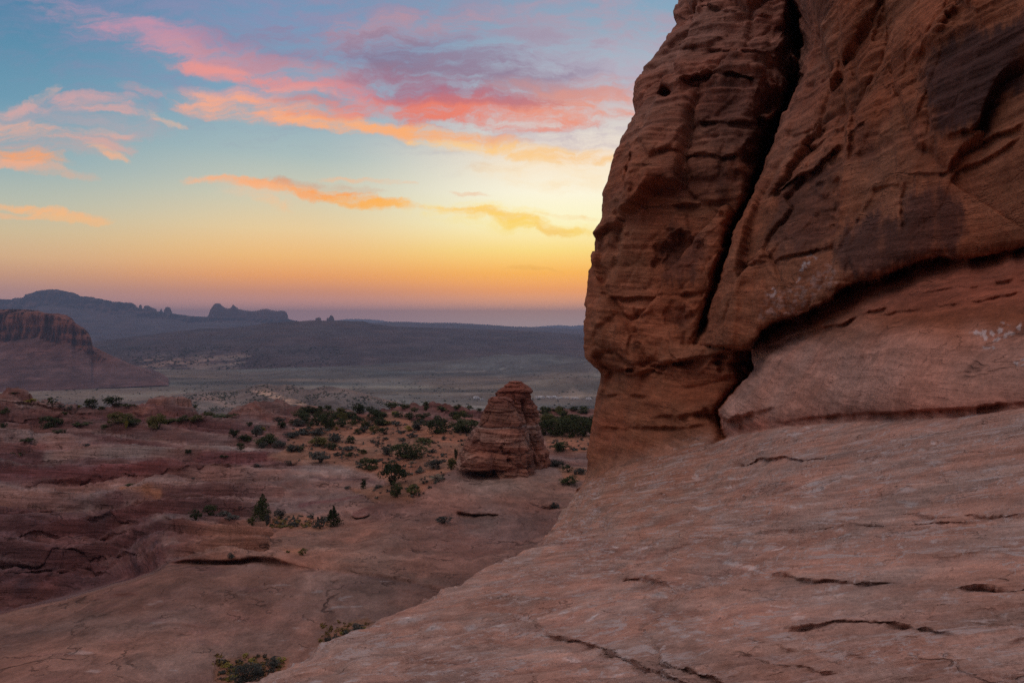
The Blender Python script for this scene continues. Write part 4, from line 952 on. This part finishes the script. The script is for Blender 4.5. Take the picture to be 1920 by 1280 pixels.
# ================================================================ plants
def leaf_mat(name, c1, c2):
    m, t, b = principled(name, .85, .2)
    oi = t.new('ShaderNodeObjectInfo'); geo = t.new('ShaderNodeNewGeometry')
    n = t.noise(geo.outputs['Position'], 1.6, 4)
    f = t.m('ADD', t.m('MULTIPLY', n, .9), t.m('MULTIPLY', oi.outputs['Random'], .5))
    t.put(b.inputs['Base Color'], t.mix(t.rng(f, .35, 1.0), c1, c2))
    return m
ML = {'juniper': leaf_mat('juniper_foliage', (.028,.042,.018,1), (.075,.090,.036,1)),
      'sage': leaf_mat('sagebrush_foliage', (.055,.060,.055,1), (.11,.115,.10,1)),
      'yellow': leaf_mat('yellow_foliage', (.15,.13,.025,1), (.30,.25,.05,1)),
      'olive': leaf_mat('olive_foliage', (.07,.08,.025,1), (.15,.14,.045,1)),
      'pale': leaf_mat('pale_foliage', (.15,.15,.12,1), (.28,.26,.20,1))}
M_bark, _t, _b = principled('bark'); _b.inputs['Base Color'].default_value = (.09,.065,.05,1)
_n = _t.noise(_t.new('ShaderNodeNewGeometry').outputs['Position'], 6, 4); _t.put(_b.inputs['Base Color'], _t.mix(_n, (.05,.038,.03,1), (.14,.105,.08,1)))
rs = np.random.RandomState(5)
def quads(cent, size, up=.3):
    n = len(cent); a = rs.normal(size=(n, 3)); a /= np.linalg.norm(a, axis=1)[:, None]
    b = rs.normal(size=(n, 3)); b[:, 2] += up; b -= a*(a*b).sum(1)[:, None]; b /= np.linalg.norm(b, axis=1)[:, None]
    s = (size*rs.uniform(.6, 1.5, n))[:, None]; a = a*s*.55; b = b*s
    P = np.stack([cent-a-b, cent+a-b*.6, cent+a*.7+b, cent-a*.6+b*.7], 1).reshape(-1, 3)
    return P, np.arange(4*n).reshape(-1, 4)
def crown_pts(kind, n):
    """unit plant: height 1, width 1, foot at the origin"""
    pts = []
    if kind == 'spire':
        for i in range(n):
            z = 1-rs.uniform(0, 1)**.75*.97; lv = math.floor(z*9)/9; k = 1-(z-lv)*9*.38
            r = .62*(1-z)**.62*k*rs.uniform(.30, 1)**.5; a = rs.uniform(0, 6.283); r *= .8+.3*math.sin(a*3+lv*40)
            pts.append((r*math.cos(a), r*math.sin(a), z-.05*r))
    else:
        ncl = {'round': 26, 'low': 18, 'sparse': 22, 'upright': 16, 'conifer': 78}[kind]; sh = rs.uniform(-.12, .12, 2)
        cl = []
        while len(cl) < ncl:
            p = rs.uniform(-1, 1, 3)
            if (p**2).sum() < 1:
                if kind == 'round': c = np.array([p[0]*.40, p[1]*.40, .50+p[2]*.40])
                elif kind == 'conifer':
                    z = (p[2]*.5+.5)**1.25; r_ = .40*(1-z)**.75; a_ = rs.uniform(0, 6.283); q_ = rs.uniform(.2, 1)**.5; c = np.array([r_*q_*math.cos(a_)+sh[0]*(1-z)*.6, r_*q_*math.sin(a_)+sh[1]*(1-z)*.6, .06+.88*z])
                    cl.append((c, rs.uniform(.07, .13)*(1.2-.9*z))); continue
                elif kind == 'low': c = np.array([p[0]*.42, p[1]*.42, .35+p[2]*.33])
                elif kind == 'upright': c = np.array([p[0]*.28, p[1]*.28, .5+p[2]*.42])
                else: c = np.array([p[0]*.40, p[1]*.40, .55+p[2]*.38])
                c[:2] += sh*(c[2]-.2); cl.append((c, rs.uniform(.06, .20)*(1.0 if kind != 'sparse' else .6)))
        for i in range(n):
            c, r = cl[rs.randint(ncl)]; q = rs.normal(size=3); q /= np.linalg.norm(q); q *= r*rs.uniform(.5, 1)**.4
            p = c+q; p[2] = max(p[2], .01); pts.append(p)
    return np.array(pts)
def tube(pts, rads, ns=6):
    P = []; Fc = []
    for k, (p, r) in enumerate(zip(pts, rads)):
        for j in range(ns):
            a = 6.283*j/ns; P.append((p[0]+r*math.cos(a), p[1]+r*math.sin(a), p[2]))
    for k in range(len(pts)-1):
        for j in range(ns): Fc.append((k*ns+j, k*ns+(j+1) % ns, (k+1)*ns+(j+1) % ns, (k+1)*ns+j))
    return P, Fc
def trunk_np(kind):
    P, Fc = [], []
    def add(pts, rads):
        p, f = tube(pts, rads); o = len(P); P.extend(p); Fc.extend([tuple(i+o for i in q) for q in f])
    if kind == 'conifer':
        add([(0,0,-.06),(.005,.0,.3),(0,.005,.6),(0,0,.95)], [.04,.03,.018,.004])
        for i in range(14):
            z = .12+i*.055; a = i*2.4; L = .42*(1-z)**.8; add([(0,0,z),(L*.5*math.cos(a), L*.5*math.sin(a), z+.01),(L*math.cos(a), L*math.sin(a), z-.02)], [.012,.008,.003])
    else:
        for i in range(7):
            a = i*2.4; L = rs.uniform(.18, .34); add([(.02*math.cos(a),.02*math.sin(a),-.06),(.3*L*math.cos(a),.3*L*math.sin(a),.22),(L*math.cos(a),L*math.sin(a),rs.uniform(.55,.8))], [.028,.018,.005])
    return np.array(P), np.array(Fc)
PROTO = {}
def proto(shape, leaf, size_class):
    key = (shape, leaf, size_class, random.randrange(4))
    if key not in PROTO:
        n, ls = {'big': (3600, .020), 'mid': (1500, .032), 'small': (420, .055)}[size_class]
        if shape == 'sparse': n = int(n*.6)
        P, Fc = quads(crown_pts(shape, n), ls)
        me = bpy.data.meshes.new(leaf+'_crown'); me.from_pydata(P.tolist(), [], Fc.tolist()); me.materials.append(ML[leaf])
        tp, tf = trunk_np(shape)
        tr = bpy.data.meshes.new('trunk'); tr.from_pydata(tp.tolist(), [], tf.tolist()); tr.materials.append(M_bark)
        # one-piece version for plants too small to show their parts
        al = bpy.data.meshes.new(leaf+'_shrub'); al.from_pydata(P.tolist()+tp.tolist(), [], Fc.tolist()+(tf+len(P)).tolist())
        al.materials.append(ML[leaf]); al.materials.append(M_bark)
        al.polygons.foreach_set('material_index', np.array([0]*len(Fc)+[1]*len(tf), dtype=np.int32))
        PROTO[key] = (me, tr, al)
    return PROTO[key]
def plant(name, u, v, wpx, hpx, shape, leaf, label, cat, group=None, parts=None):
    p = ground(u, v); Yd = p[1]; W, H = wpx/F*Yd*random.uniform(1.05, 1.5), hpx/F*Yd*random.uniform(.9, 1.25)
    cls = 'big' if hpx > 24 else ('mid' if hpx > 12 else 'small')
    me, tr, al = proto(shape, leaf, cls)
    if parts is None: parts = hpx > 12
    loc = (p[0], p[1]+W*.25, p[2]-.04*H); rz = random.uniform(0, 6.28)
    if parts:
        r = bpy.data.objects.new(name, None); r.empty_display_size = .3; COL.objects.link(r)
        r.location = loc; r.rotation_euler = (0, 0, rz); r.scale = (W, W, H)
        for nm, m_ in (('crown', me), ('trunk', tr)):
            c = bpy.data.objects.new(nm, m_); c.parent = r; COL.objects.link(c)
    else:
        r = bpy.data.objects.new(name, al); COL.objects.link(r)
        r.location = loc; r.rotation_euler = (0, 0, rz); r.scale = (W, W, H)
    put(r, label, cat, group); return r
G1 = 'conifers on the shelf'; 
plant('pine_tree', 487, 981, 40, 58, 'conifer', 'juniper', 'tallest dark pine with a ragged pointed crown, on the sand pocket above the slab', 'tree')
plant('pine_tree', 622, 989, 30, 41, 'conifer', 'juniper', 'smaller pointed dark pine at the far end of the sand pocket above the slab', 'tree')
NAMED = [ # u, v, w, h, shape, leaf, name, label
 (500,986,15,28,'upright','sage','shrub','grey leafy shrub hugging the foot of the tallest pine'),
 (470,987,15,18,'round','olive','shrub','light green shrub at the near side of the tallest pine'),
 (598,993,19,23,'sparse','sage','shrub','wispy grey shrub beside the smaller pine'),
 (522,974,20,16,'round','sage','shrub','dark bluish round shrub between the two pines'),
 (418,968,25,12,'low','sage','shrub','low bluish shrub between the round green bush and the tallest pine'),
 (433,975,22,8,'low','sage','shrub','flat dark shrub sprawling on the rock lip before the tallest pine'),
 (389,969,25,18,'round','juniper','bush','twin topped green bush on the rock lip, second of the four before the tallest pine'),
 (364,976,18,20,'round','juniper','bush','round green bush, outermost of the four on the rock lip'),
 (733,911,48,40,'round','juniper','juniper_tree','biggest round juniper on the sand, between the pale slab and the butte'),
 (765,862,54,32,'round','juniper','juniper_tree','wide dark juniper in the middle of the sand flat behind the biggest one'),
 (690,884,36,23,'round','juniper','juniper_tree','dense dark juniper at the tip of the pale slab'),
 (743,932,28,25,'round','juniper','juniper_tree','small ball shaped juniper in front of the biggest one'),
 (823,814,52,34,'round','juniper','juniper_tree','broad juniper at the back edge of the sand with bare grey stems at its side'),
 (876,813,44,32,'round','juniper','juniper_tree','wide juniper standing just behind the shoulder of the butte'),
 (785,807,28,21,'sparse','sage','shrub','bare grey twiggy shrub touching the broad juniper'),
 (612,806,38,42,'round','juniper','juniper_tree','tall two tiered juniper clump where the ledges meet the sand'),
 (811,880,27,17,'round','sage','shrub','dark grey sagebrush mound on the sand near the butte'),
 (725,853,23,18,'round','sage','shrub','grey green sagebrush at the side of the wide dark juniper'),
 (680,918,15,19,'upright','juniper','shrub','thin upright shrub on the sand below the pale slab'),
 (819,902,25,14,'sparse','pale','shrub','pale lacy shrub on the sand beside the butte apron'),
 (773,931,30,19,'sparse','olive','shrub','brownish loose shrub beside the ball shaped juniper'),
 (845,881,19,19,'round','olive','shrub','yellow green shrub against the foot of the butte'),
 (854,862,9,22,'upright','juniper','shrub','narrow dark shrub standing against the butte wall'),
 (794,833,32,15,'low','olive','shrub','low spreading green shrub on the open sand behind the wide dark juniper'),
 (598,869,38,23,'round','sage','shrub','big grey green shrub alone at the edge of the red ledge'),
 (597,837,36,19,'round','olive','shrub','olive shrub with a yellow side above the red ledge'),
 (582,816,46,15,'low','sage','shrub','long low sage thicket under the tall two tiered juniper'),
 (546,820,30,13,'low','sage','shrub','low sage mound between the ledges and the long thicket'),
 (494,837,30,19,'round','juniper','bush','dark green bush on the ledges above the red band'),
 (522,841,24,17,'round','sage','shrub','greyish bush close to the dark green one on the ledges'),
 (454,826,27,16,'round','juniper','bush','dark bush leaning over a ledge behind the bright rock shelf'),
 (1054,849,34,22,'round','juniper','juniper_tree','dense juniper on the pale sand between butte and cliff'),
 (1044,877,24,14,'round','sage','shrub','grey bush nearest the butte in the hollow beside the cliff'),
 (1065,886,22,16,'sparse','juniper','shrub','dark spiky shrub in the hollow beside the cliff'),
 (1086,890,22,15,'low','sage','shrub','flat grey shrub closest to the cliff in the hollow'),
 (1067,911,26,18,'round','juniper','bush','green bush low in the hollow beside the cliff foot'),
 (1041,953,20,12,'low','sage','shrub','small grey shrub on the bare rock beside the ramp edge'),
 (830,982,30,13,'sparse','sage','shrub','thin grey shrub in a crack of the slickrock below the butte'),
 (209,762,33,20,'round','juniper','juniper_tree','largest dark juniper on the skyline of the left rim'),
 (166,765,26,18,'round','juniper','juniper_tree','dark juniper on the rim, neighbour of the largest one'),
 (94,760,18,19,'sparse','juniper','juniper_tree','open branched little tree alone on the rim'),
 (82,804,40,22,'round','juniper','bush','dark double bush on the left ledges under the rim'),
 (217,800,42,25,'round','olive','bush','large green bush below the rim junipers'),
 (291,808,30,26,'round','olive','bush','green bush streaked with yellow, under the rim rock'),
 (235,809,9,19,'upright','yellow','shrub','narrow bright yellow shrub next to the large green bush'),
 (697,790,28,24,'round','juniper','juniper_tree','tall juniper at the head of the sand flat'),
 (458,1290,44,34,'round','sage','shrub','big grey green shrub at the bottom edge, against the ramp'),
 (509,1252,28,18,'round','sage','shrub','bluish shrub at the inner end of the grassy hollow'),
 (566,1042,13,11,'round','olive','shrub','little olive shrub in a pocket on the rock above the slab'),
 (433,1050,12,12,'round','sage','shrub','dark little shrub growing under the shelf lip'),
 (351,848,13,13,'round','juniper','shrub','single round shrub on the pale rock band'),
]
for (u, v, w_, h_, sh, lf, nm, lb_) in NAMED:
    plant(nm, u, v, w_, h_, sh, lf, lb_, 'tree' if 'tree' in nm else ('bush' if nm == 'bush' else 'shrub'), None, parts=True)
ORD = 'first second third fourth fifth sixth seventh eighth ninth tenth eleventh twelfth thirteenth fourteenth fifteenth sixteenth seventeenth eighteenth nineteenth twentieth'.split()
def ordn(i): return ORD[i] if i < 20 else ('twenty '+ORD[i-20] if i < 29 else ('thirty '+ORD[i-30] if 30 <= i < 39 else 'thirtieth'))
WORD = {'juniper': 'dark green', 'sage': 'grey', 'yellow': 'yellow', 'olive': 'olive', 'pale': 'pale'}
GROUPS = {
 'junipers behind the butte': ('juniper_tree', 'tree', [(1022,817,32,30,'round','juniper'),(1045,819,38,34,'round','juniper'),(1072,820,36,33,'round','juniper'),(1096,819,32,36,'round','juniper'),(1118,818,30,32,'round','juniper'),(1058,806,34,26,'round','juniper'),(1085,806,34,26,'round','juniper'),(1030,800,30,20,'round','olive'),(1105,800,34,22,'round','juniper')]),
 'bushes along the central rim': ('bush', 'bush', [(580,773,22,15,'round','juniper'),(599,770,16,10,'round','juniper'),(614,768,13,10,'round','juniper'),(641,778,22,17,'round','juniper'),(670,776,26,18,'round','juniper'),(693,768,16,10,'round','juniper'),(733,768,24,12,'round','juniper'),(758,768,24,11,'round','juniper'),(777,772,15,9,'round','juniper'),(798,769,16,16,'upright','juniper'),(829,769,24,11,'round','juniper'),(856,768,17,11,'round','juniper'),(880,769,15,8,'round','juniper'),(898,771,12,7,'round','juniper')]),
 'rim bushes beyond the butte': ('bush', 'bush', [(1016,773,16,8,'low','juniper'),(1032,774,22,9,'low','juniper'),(1052,772,16,9,'round','juniper'),(1075,772,20,10,'round','juniper'),(1097,772,20,12,'round','juniper'),(1058,784,14,10,'round','juniper'),(1096,788,18,10,'round','juniper')]),
 'bushes behind the sand': ('bush', 'bush', [(656,787,22,15,'round','juniper'),(768,786,18,13,'round','juniper'),(800,782,14,10,'round','juniper'),(672,814,15,14,'round','juniper'),(701,813,22,17,'round','olive'),(720,816,16,16,'round','juniper'),(719,777,13,9,'low','yellow'),(741,777,13,9,'low','yellow'),(765,808,15,12,'round','yellow'),(631,806,7,7,'round','yellow'),(742,800,20,12,'low','sage'),(718,797,18,9,'low','olive'),(684,802,16,10,'low','juniper'),(752,812,12,8,'low','sage'),(848,800,16,12,'round','juniper'),(640,800,22,15,'round','juniper'),(668,794,24,15,'round','juniper'),(630,786,24,15,'round','juniper'),(712,784,26,13,'round','juniper'),(786,792,24,14,'round','juniper'),(806,798,20,12,'round','sage'),(850,786,26,15,'round','juniper'),(873,784,22,12,'round','juniper'),(745,782,20,11,'round','juniper'),(858,812,20,14,'round','juniper'),(692,800,18,12,'round','sage'),(592,798,26,15,'round','juniper'),(572,790,20,12,'round','juniper')]),
 'small shrubs on the sand': ('shrub', 'shrub', [(657,833,19,15,'round','juniper'),(647,844,24,11,'low','sage'),(606,832,10,8,'round','yellow'),(706,837,13,12,'round','sage'),(655,857,18,10,'low','juniper'),(677,850,15,10,'low','olive'),(631,854,11,9,'round','sage'),(707,866,12,9,'low','sage'),(787,888,15,8,'low','sage'),(760,892,18,10,'low','sage'),(808,849,19,9,'low','sage'),(831,825,9,9,'round','sage'),(752,827,17,9,'low','sage'),(722,825,10,7,'low','sage'),(696,830,11,7,'low','sage'),(773,821,23,11,'low','sage'),(631,820,13,9,'low','sage'),(620,827,15,7,'low','sage'),(709,915,14,7,'low','sage'),(652,916,13,6,'low','sage'),(793,909,17,12,'sparse','sage'),(740,843,12,6,'low','sage'),(733,868,16,6,'sparse','pale'),(770,871,16,6,'sparse','pale'),(830,866,14,7,'low','sage')]),
 'shrubs on the left ledges': ('shrub', 'shrub', [(450,844,15,14,'round','juniper'),(541,844,11,12,'round','juniper'),(539,872,13,11,'round','sage'),(479,876,11,8,'low','sage'),(416,855,19,8,'low','juniper'),(465,801,14,10,'round','juniper'),(490,807,14,9,'low','yellow'),(526,802,21,15,'round','juniper'),(549,798,15,12,'round','juniper'),(107,812,18,10,'round','juniper'),(110,799,14,12,'round','juniper'),(45,829,24,9,'low','juniper'),(33,853,29,10,'low','juniper'),(159,836,14,6,'low','sage'),(238,911,15,6,'low','juniper'),(361,896,6,4,'low','sage')]),
 'greenery under the left rim': ('bush', 'bush', [(150,799,36,11,'low','juniper'),(197,802,24,10,'round','juniper'),(245,799,22,16,'round','juniper'),(278,801,8,12,'upright','yellow'),(315,795,32,13,'low','olive'),(338,793,20,14,'round','juniper'),(365,794,24,15,'round','olive'),(388,788,22,14,'round','olive'),(420,784,38,11,'low','juniper'),(6,778,17,13,'round','juniper'),(6,804,14,12,'round','juniper'),(120,778,10,8,'low','juniper')]),
 'shrubs on the left rim': ('shrub', 'shrub', [(20,739,18,6,'low','juniper'),(54,751,15,10,'low','yellow'),(71,757,11,8,'low','juniper'),(112,764,11,7,'low','sage'),(128,765,9,9,'round','sage'),(146,765,14,7,'low','yellow'),(190,765,14,8,'low','juniper'),(237,762,19,8,'low','juniper'),(364,765,10,7,'round','juniper'),(338,752,8,5,'round','juniper'),(384,778,8,6,'round','juniper'),(498,756,8,5,'low','juniper')]),
 'shrubs in the rock pocket': ('shrub', 'shrub', [(449,956,7,8,'round','sage'),(520,982,10,6,'low','sage'),(548,985,12,7,'low','sage'),(534,979,8,5,'low','olive'),(560,978,8,5,'low','olive'),(530,989,16,5,'low','olive'),(511,987,12,6,'low','olive'),(580,983,6,4,'low','sage'),(436,961,6,4,'low','sage'),(539,1036,8,5,'low','olive')]),
 'plants in the ramp foot hollow': ('shrub', 'shrub', [(446,1243,13,8,'low','sage'),(483,1233,9,6,'low','sage'),(496,1233,10,8,'low','sage'),(423,1251,14,8,'low','yellow'),(436,1262,16,8,'low','olive'),(415,1264,10,6,'low','sage'),(462,1252,9,6,'low','sage'),(470,1240,12,5,'low','yellow'),(432,1276,18,9,'low','yellow'),(480,1262,22,12,'round','sage'),(524,1240,14,7,'low','yellow'),(460,1230,12,4,'low','yellow')]),
 'shrubs along the ramp edge': ('shrub', 'shrub', [(668,1187,22,13,'round','sage'),(650,1194,16,12,'round','sage'),(629,1202,16,11,'round','sage'),(614,1208,11,13,'round','sage'),(680,1180,10,7,'low','yellow'),(640,1190,10,6,'low','yellow'),(604,1210,10,6,'low','yellow')]),
}
_pr = random.Random(12)
def belt(n, ua, ub_, va, vb3, kinds):
    return [(round(_pr.uniform(ua, ub_)), round(_pr.uniform(va, vb3)), _pr.randint(13, 27), _pr.randint(9, 17), 'round', _pr.choice(kinds)) for _ in range(n)]
GROUPS['belt of brush left of the butte'] = ('bush', 'bush', belt(26, 560, 880, 774, 812, ['juniper', 'juniper', 'juniper', 'sage', 'olive']))
GROUPS['brush over the rocky ledges'] = ('bush', 'bush', belt(16, 430, 640, 786, 850, ['juniper', 'juniper', 'sage']))
GROUPS['brush at the far side of the bowl'] = ('bush', 'bush', belt(12, 1005, 1105, 774, 800, ['juniper', 'juniper', 'olive']))
for gname, (nm, cat, lst) in GROUPS.items():
    lst = sorted(lst)
    for i, (u, v, w_, h_, sh, lf) in enumerate(lst):
        sz = 'tiny' if h_ < 8 else ('small' if h_ < 13 else 'full')
        plant(nm, u, v, w_, h_, sh, lf, '%s %s %s, %s from left among %s' % (sz, WORD[lf], nm.split('_')[0], ordn(i), gname), cat, gname)
# bare crumbs of scrub scattered on the sand: too small and too many to tell apart
def scatter(name, pts, mat, label, szf):
    P = []; Fc = []; o = 0
    for p in pts:
        n = 14; s = szf*random.uniform(.5, 1.4)*min(1.0, float(p[1])/95)
        c = rs.normal(size=(n, 3))*s*.35; c[:, 2] = np.abs(c[:, 2])*.9; q, f = quads(c+p, s*.32); P.append(q); Fc.append(f+o); o += len(q)
    return put(mesh_np(name, np.concatenate(P), np.concatenate(Fc), mat, smooth=False), label, 'scrub', kind='stuff')
pts = []
while len(pts) < 260:
    u, v = random.uniform(540, 880), random.uniform(790, 935)
    if any(in_poly(np.array([u]), np.array([v]), s_)[0] for s_ in SAND[:1]): pts.append(ground(u, v))
for _ in range(60): pts.append(ground(random.uniform(500, 615), random.uniform(968, 990)))
for _ in range(30): pts.append(ground(random.uniform(1030, 1110), random.uniform(822, 845)))
for _ in range(50): pts.append(ground(random.uniform(410, 520), random.uniform(1236, 1275)))
gp = [ground(random.uniform(405, 530), random.uniform(1230, 1282)) for _ in range(80)]+[ground(random.uniform(600, 690), random.uniform(1168, 1206)) for _ in range(40)]+[ground(random.uniform(505, 600), random.uniform(976, 990)) for _ in range(26)]
scatter('dry_grass', gp, leaf_mat('dry_grass', (.16,.11,.04,1), (.28,.19,.075,1)), 'golden dry grass tufts in the sandy hollows', .42)
scatter('ground_scrub', pts, ML['sage'], 'low dry scrub speckling the orange sand', .38)
# far scrub on the hill, hillside and valley
def far_scrub(name, obj, cond, n, size, label):
    me = obj.data; co = np.empty(len(me.vertices)*3, np.float32); me.vertices.foreach_get('co', co); co = co.reshape(-1, 3)
    u = U0+F*co[:, 0]/co[:, 1]; v = V0-F*co[:, 2]/co[:, 1]; ok = np.where(cond(u, v, co) & (co[:, 1] > 100))[0]
    sel = rs.choice(ok, min(n, len(ok)), replace=False); base = co[sel]+np.stack([rs.uniform(-6, 6, len(sel)), rs.uniform(-6, 6, len(sel)), 0*sel], 1)
    P = []; Fc = []; o = 0
    for p in base:
        s = size*rs.uniform(.5, 1.4); c = rs.normal(size=(9, 3))*s*.33; c[:, 2] = np.abs(c[:, 2])*.8; q, f = quads(c+p, s*.38); P.append(q); Fc.append(f+o); o += len(q)
    return put(mesh_np(name, np.concatenate(P), np.concatenate(Fc), ML['juniper'], smooth=False), label, 'scrub', kind='stuff')
far_scrub('hill_scrub', hl_, lambda u, v, c: (u > 300) & (u < 760) & (v < 772) & (fbm(u*.03, v*.06, o=3) > -.1), 1500, 2.0, 'dark scrub dotting the low hill beyond the rim')
far_scrub('slope_scrub', mr, lambda u, v, c: (u > 240) & (u < 640) & (v > 650) & (fbm(u*.03, v*.06, o=3) > -.15), 900, 4.6, 'junipers dotting the pale patch and foot of the hillside')
far_scrub('valley_scrub', floor, lambda u, v, c: (u > 20) & (u < 1130) & (v > 690) & (fbm(u*.02, v*.08, o=3) > .05), 1500, 2.6, 'scattered scrub on the valley floor')

# ================================================================ camp in the valley: parked campers and sheds, a few pixels each
M_wh, _t, _b = principled('white_paint', .5, .4); _b.inputs['Base Color'].default_value = (.80,.80,.82,1)
M_dk, _t, _b = principled('dark_glass', .3, .5); _b.inputs['Base Color'].default_value = (.03,.03,.04,1)
def boxmesh(name, boxes, mat):
    P = []; Fc = []
    for (x0, x1, y0, y1, z0, z1) in boxes:
        o = len(P); P += [(x0,y0,z0),(x1,y0,z0),(x1,y1,z0),(x0,y1,z0),(x0,y0,z1),(x1,y0,z1),(x1,y1,z1),(x0,y1,z1)]
        Fc += [(o,o+3,o+2,o+1),(o+4,o+5,o+6,o+7),(o,o+1,o+5,o+4),(o+1,o+2,o+6,o+5),(o+2,o+3,o+7,o+6),(o+3,o,o+4,o+7)]
    me = bpy.data.meshes.new(name); me.from_pydata(P, [], Fc); me.materials.append(mat); return me
cb_me = boxmesh('camper_body', [(-3.6,2.2,-1.2,1.2,.7,3.1),(2.2,3.5,-1.1,1.1,.7,2.0),(-3.2,1.6,-1.0,1.0,3.1,3.25)], M_wh)
wn_me = boxmesh('camper_windows', [(-2.6,-1.2,-1.23,-1.205,1.7,2.4),(-.2,1.2,-1.23,-1.205,1.7,2.4),(2.4,3.2,-1.13,-1.105,1.4,1.9),(3.505,3.53,-.9,.9,1.35,1.9)], M_dk)
wh_me = boxmesh('camper_wheels', [(-2.6,-1.8,-1.15,-.85,0,.8),(-2.6,-1.8,.85,1.15,0,.8),(2.0,2.8,-1.15,-.85,0,.8),(2.0,2.8,.85,1.15,0,.8)], M_dk)
camp = [(894,748.5,1.6),(903,749.5,.9),(1007,747,1.2),(1013,746.3,1.2),(1018,747,1.3),(1028,746.2,1.1),(1034,746.6,1.2),(1040,746.3,1.3),(1052,747,1.),(1062,747.5,1.),(1075,748.5,1.1),(1082,748.2,1.),(1104,750,1.5),(1046,748,1.)]
co = np.empty(len(floor.data.vertices)*3, np.float32); floor.data.vertices.foreach_get('co', co); co = co.reshape(-1, 3); cu, cvp = U0+F*co[:, 0]/co[:, 1], V0-F*co[:, 2]/co[:, 1]
for i, (u, v, s_) in enumerate(sorted(camp)):
    j = int(np.argmin((cu-u)**2+(cvp-v)**2)); r = bpy.data.objects.new('camper', None); COL.objects.link(r); r.location = co[j]+np.array([0, 0, .2]); r.scale = (s_*1.1,)*3; r.rotation_euler = (0, 0, random.uniform(-.8, .8))
    for nm, m_ in (('body', cb_me), ('window', wn_me), ('wheel', wh_me)):
        c = bpy.data.objects.new(nm, m_); c.parent = r; COL.objects.link(c)
    put(r, 'tiny white camper parked in the valley, %s from left in the row' % ordn(i), 'camper', 'campers parked in the valley')

# ================================================================ haze
M_hz = bpy.data.materials.new('haze_air'); M_hz.use_nodes = True; ht = NT(M_hz.node_tree); ht.n.clear()
ho = ht.new('ShaderNodeOutputMaterial'); hv = ht.new('ShaderNodeVolumePrincipled'); ht.l.new(hv.outputs[0], ho.inputs['Volume'])
hv.inputs['Color'].default_value = (.46,.58,.88,1); hv.inputs['Density'].default_value = HAZE_D; hv.inputs['Anisotropy'].default_value = .0
hb_me = boxmesh('haze', [(-HAZE_R,HAZE_R,-HAZE_R,HAZE_R,-200,HAZE_TOP)], M_hz)
hb_o = bpy.data.objects.new('haze', hb_me); COL.objects.link(hb_o); put(hb_o, kind='stuff')
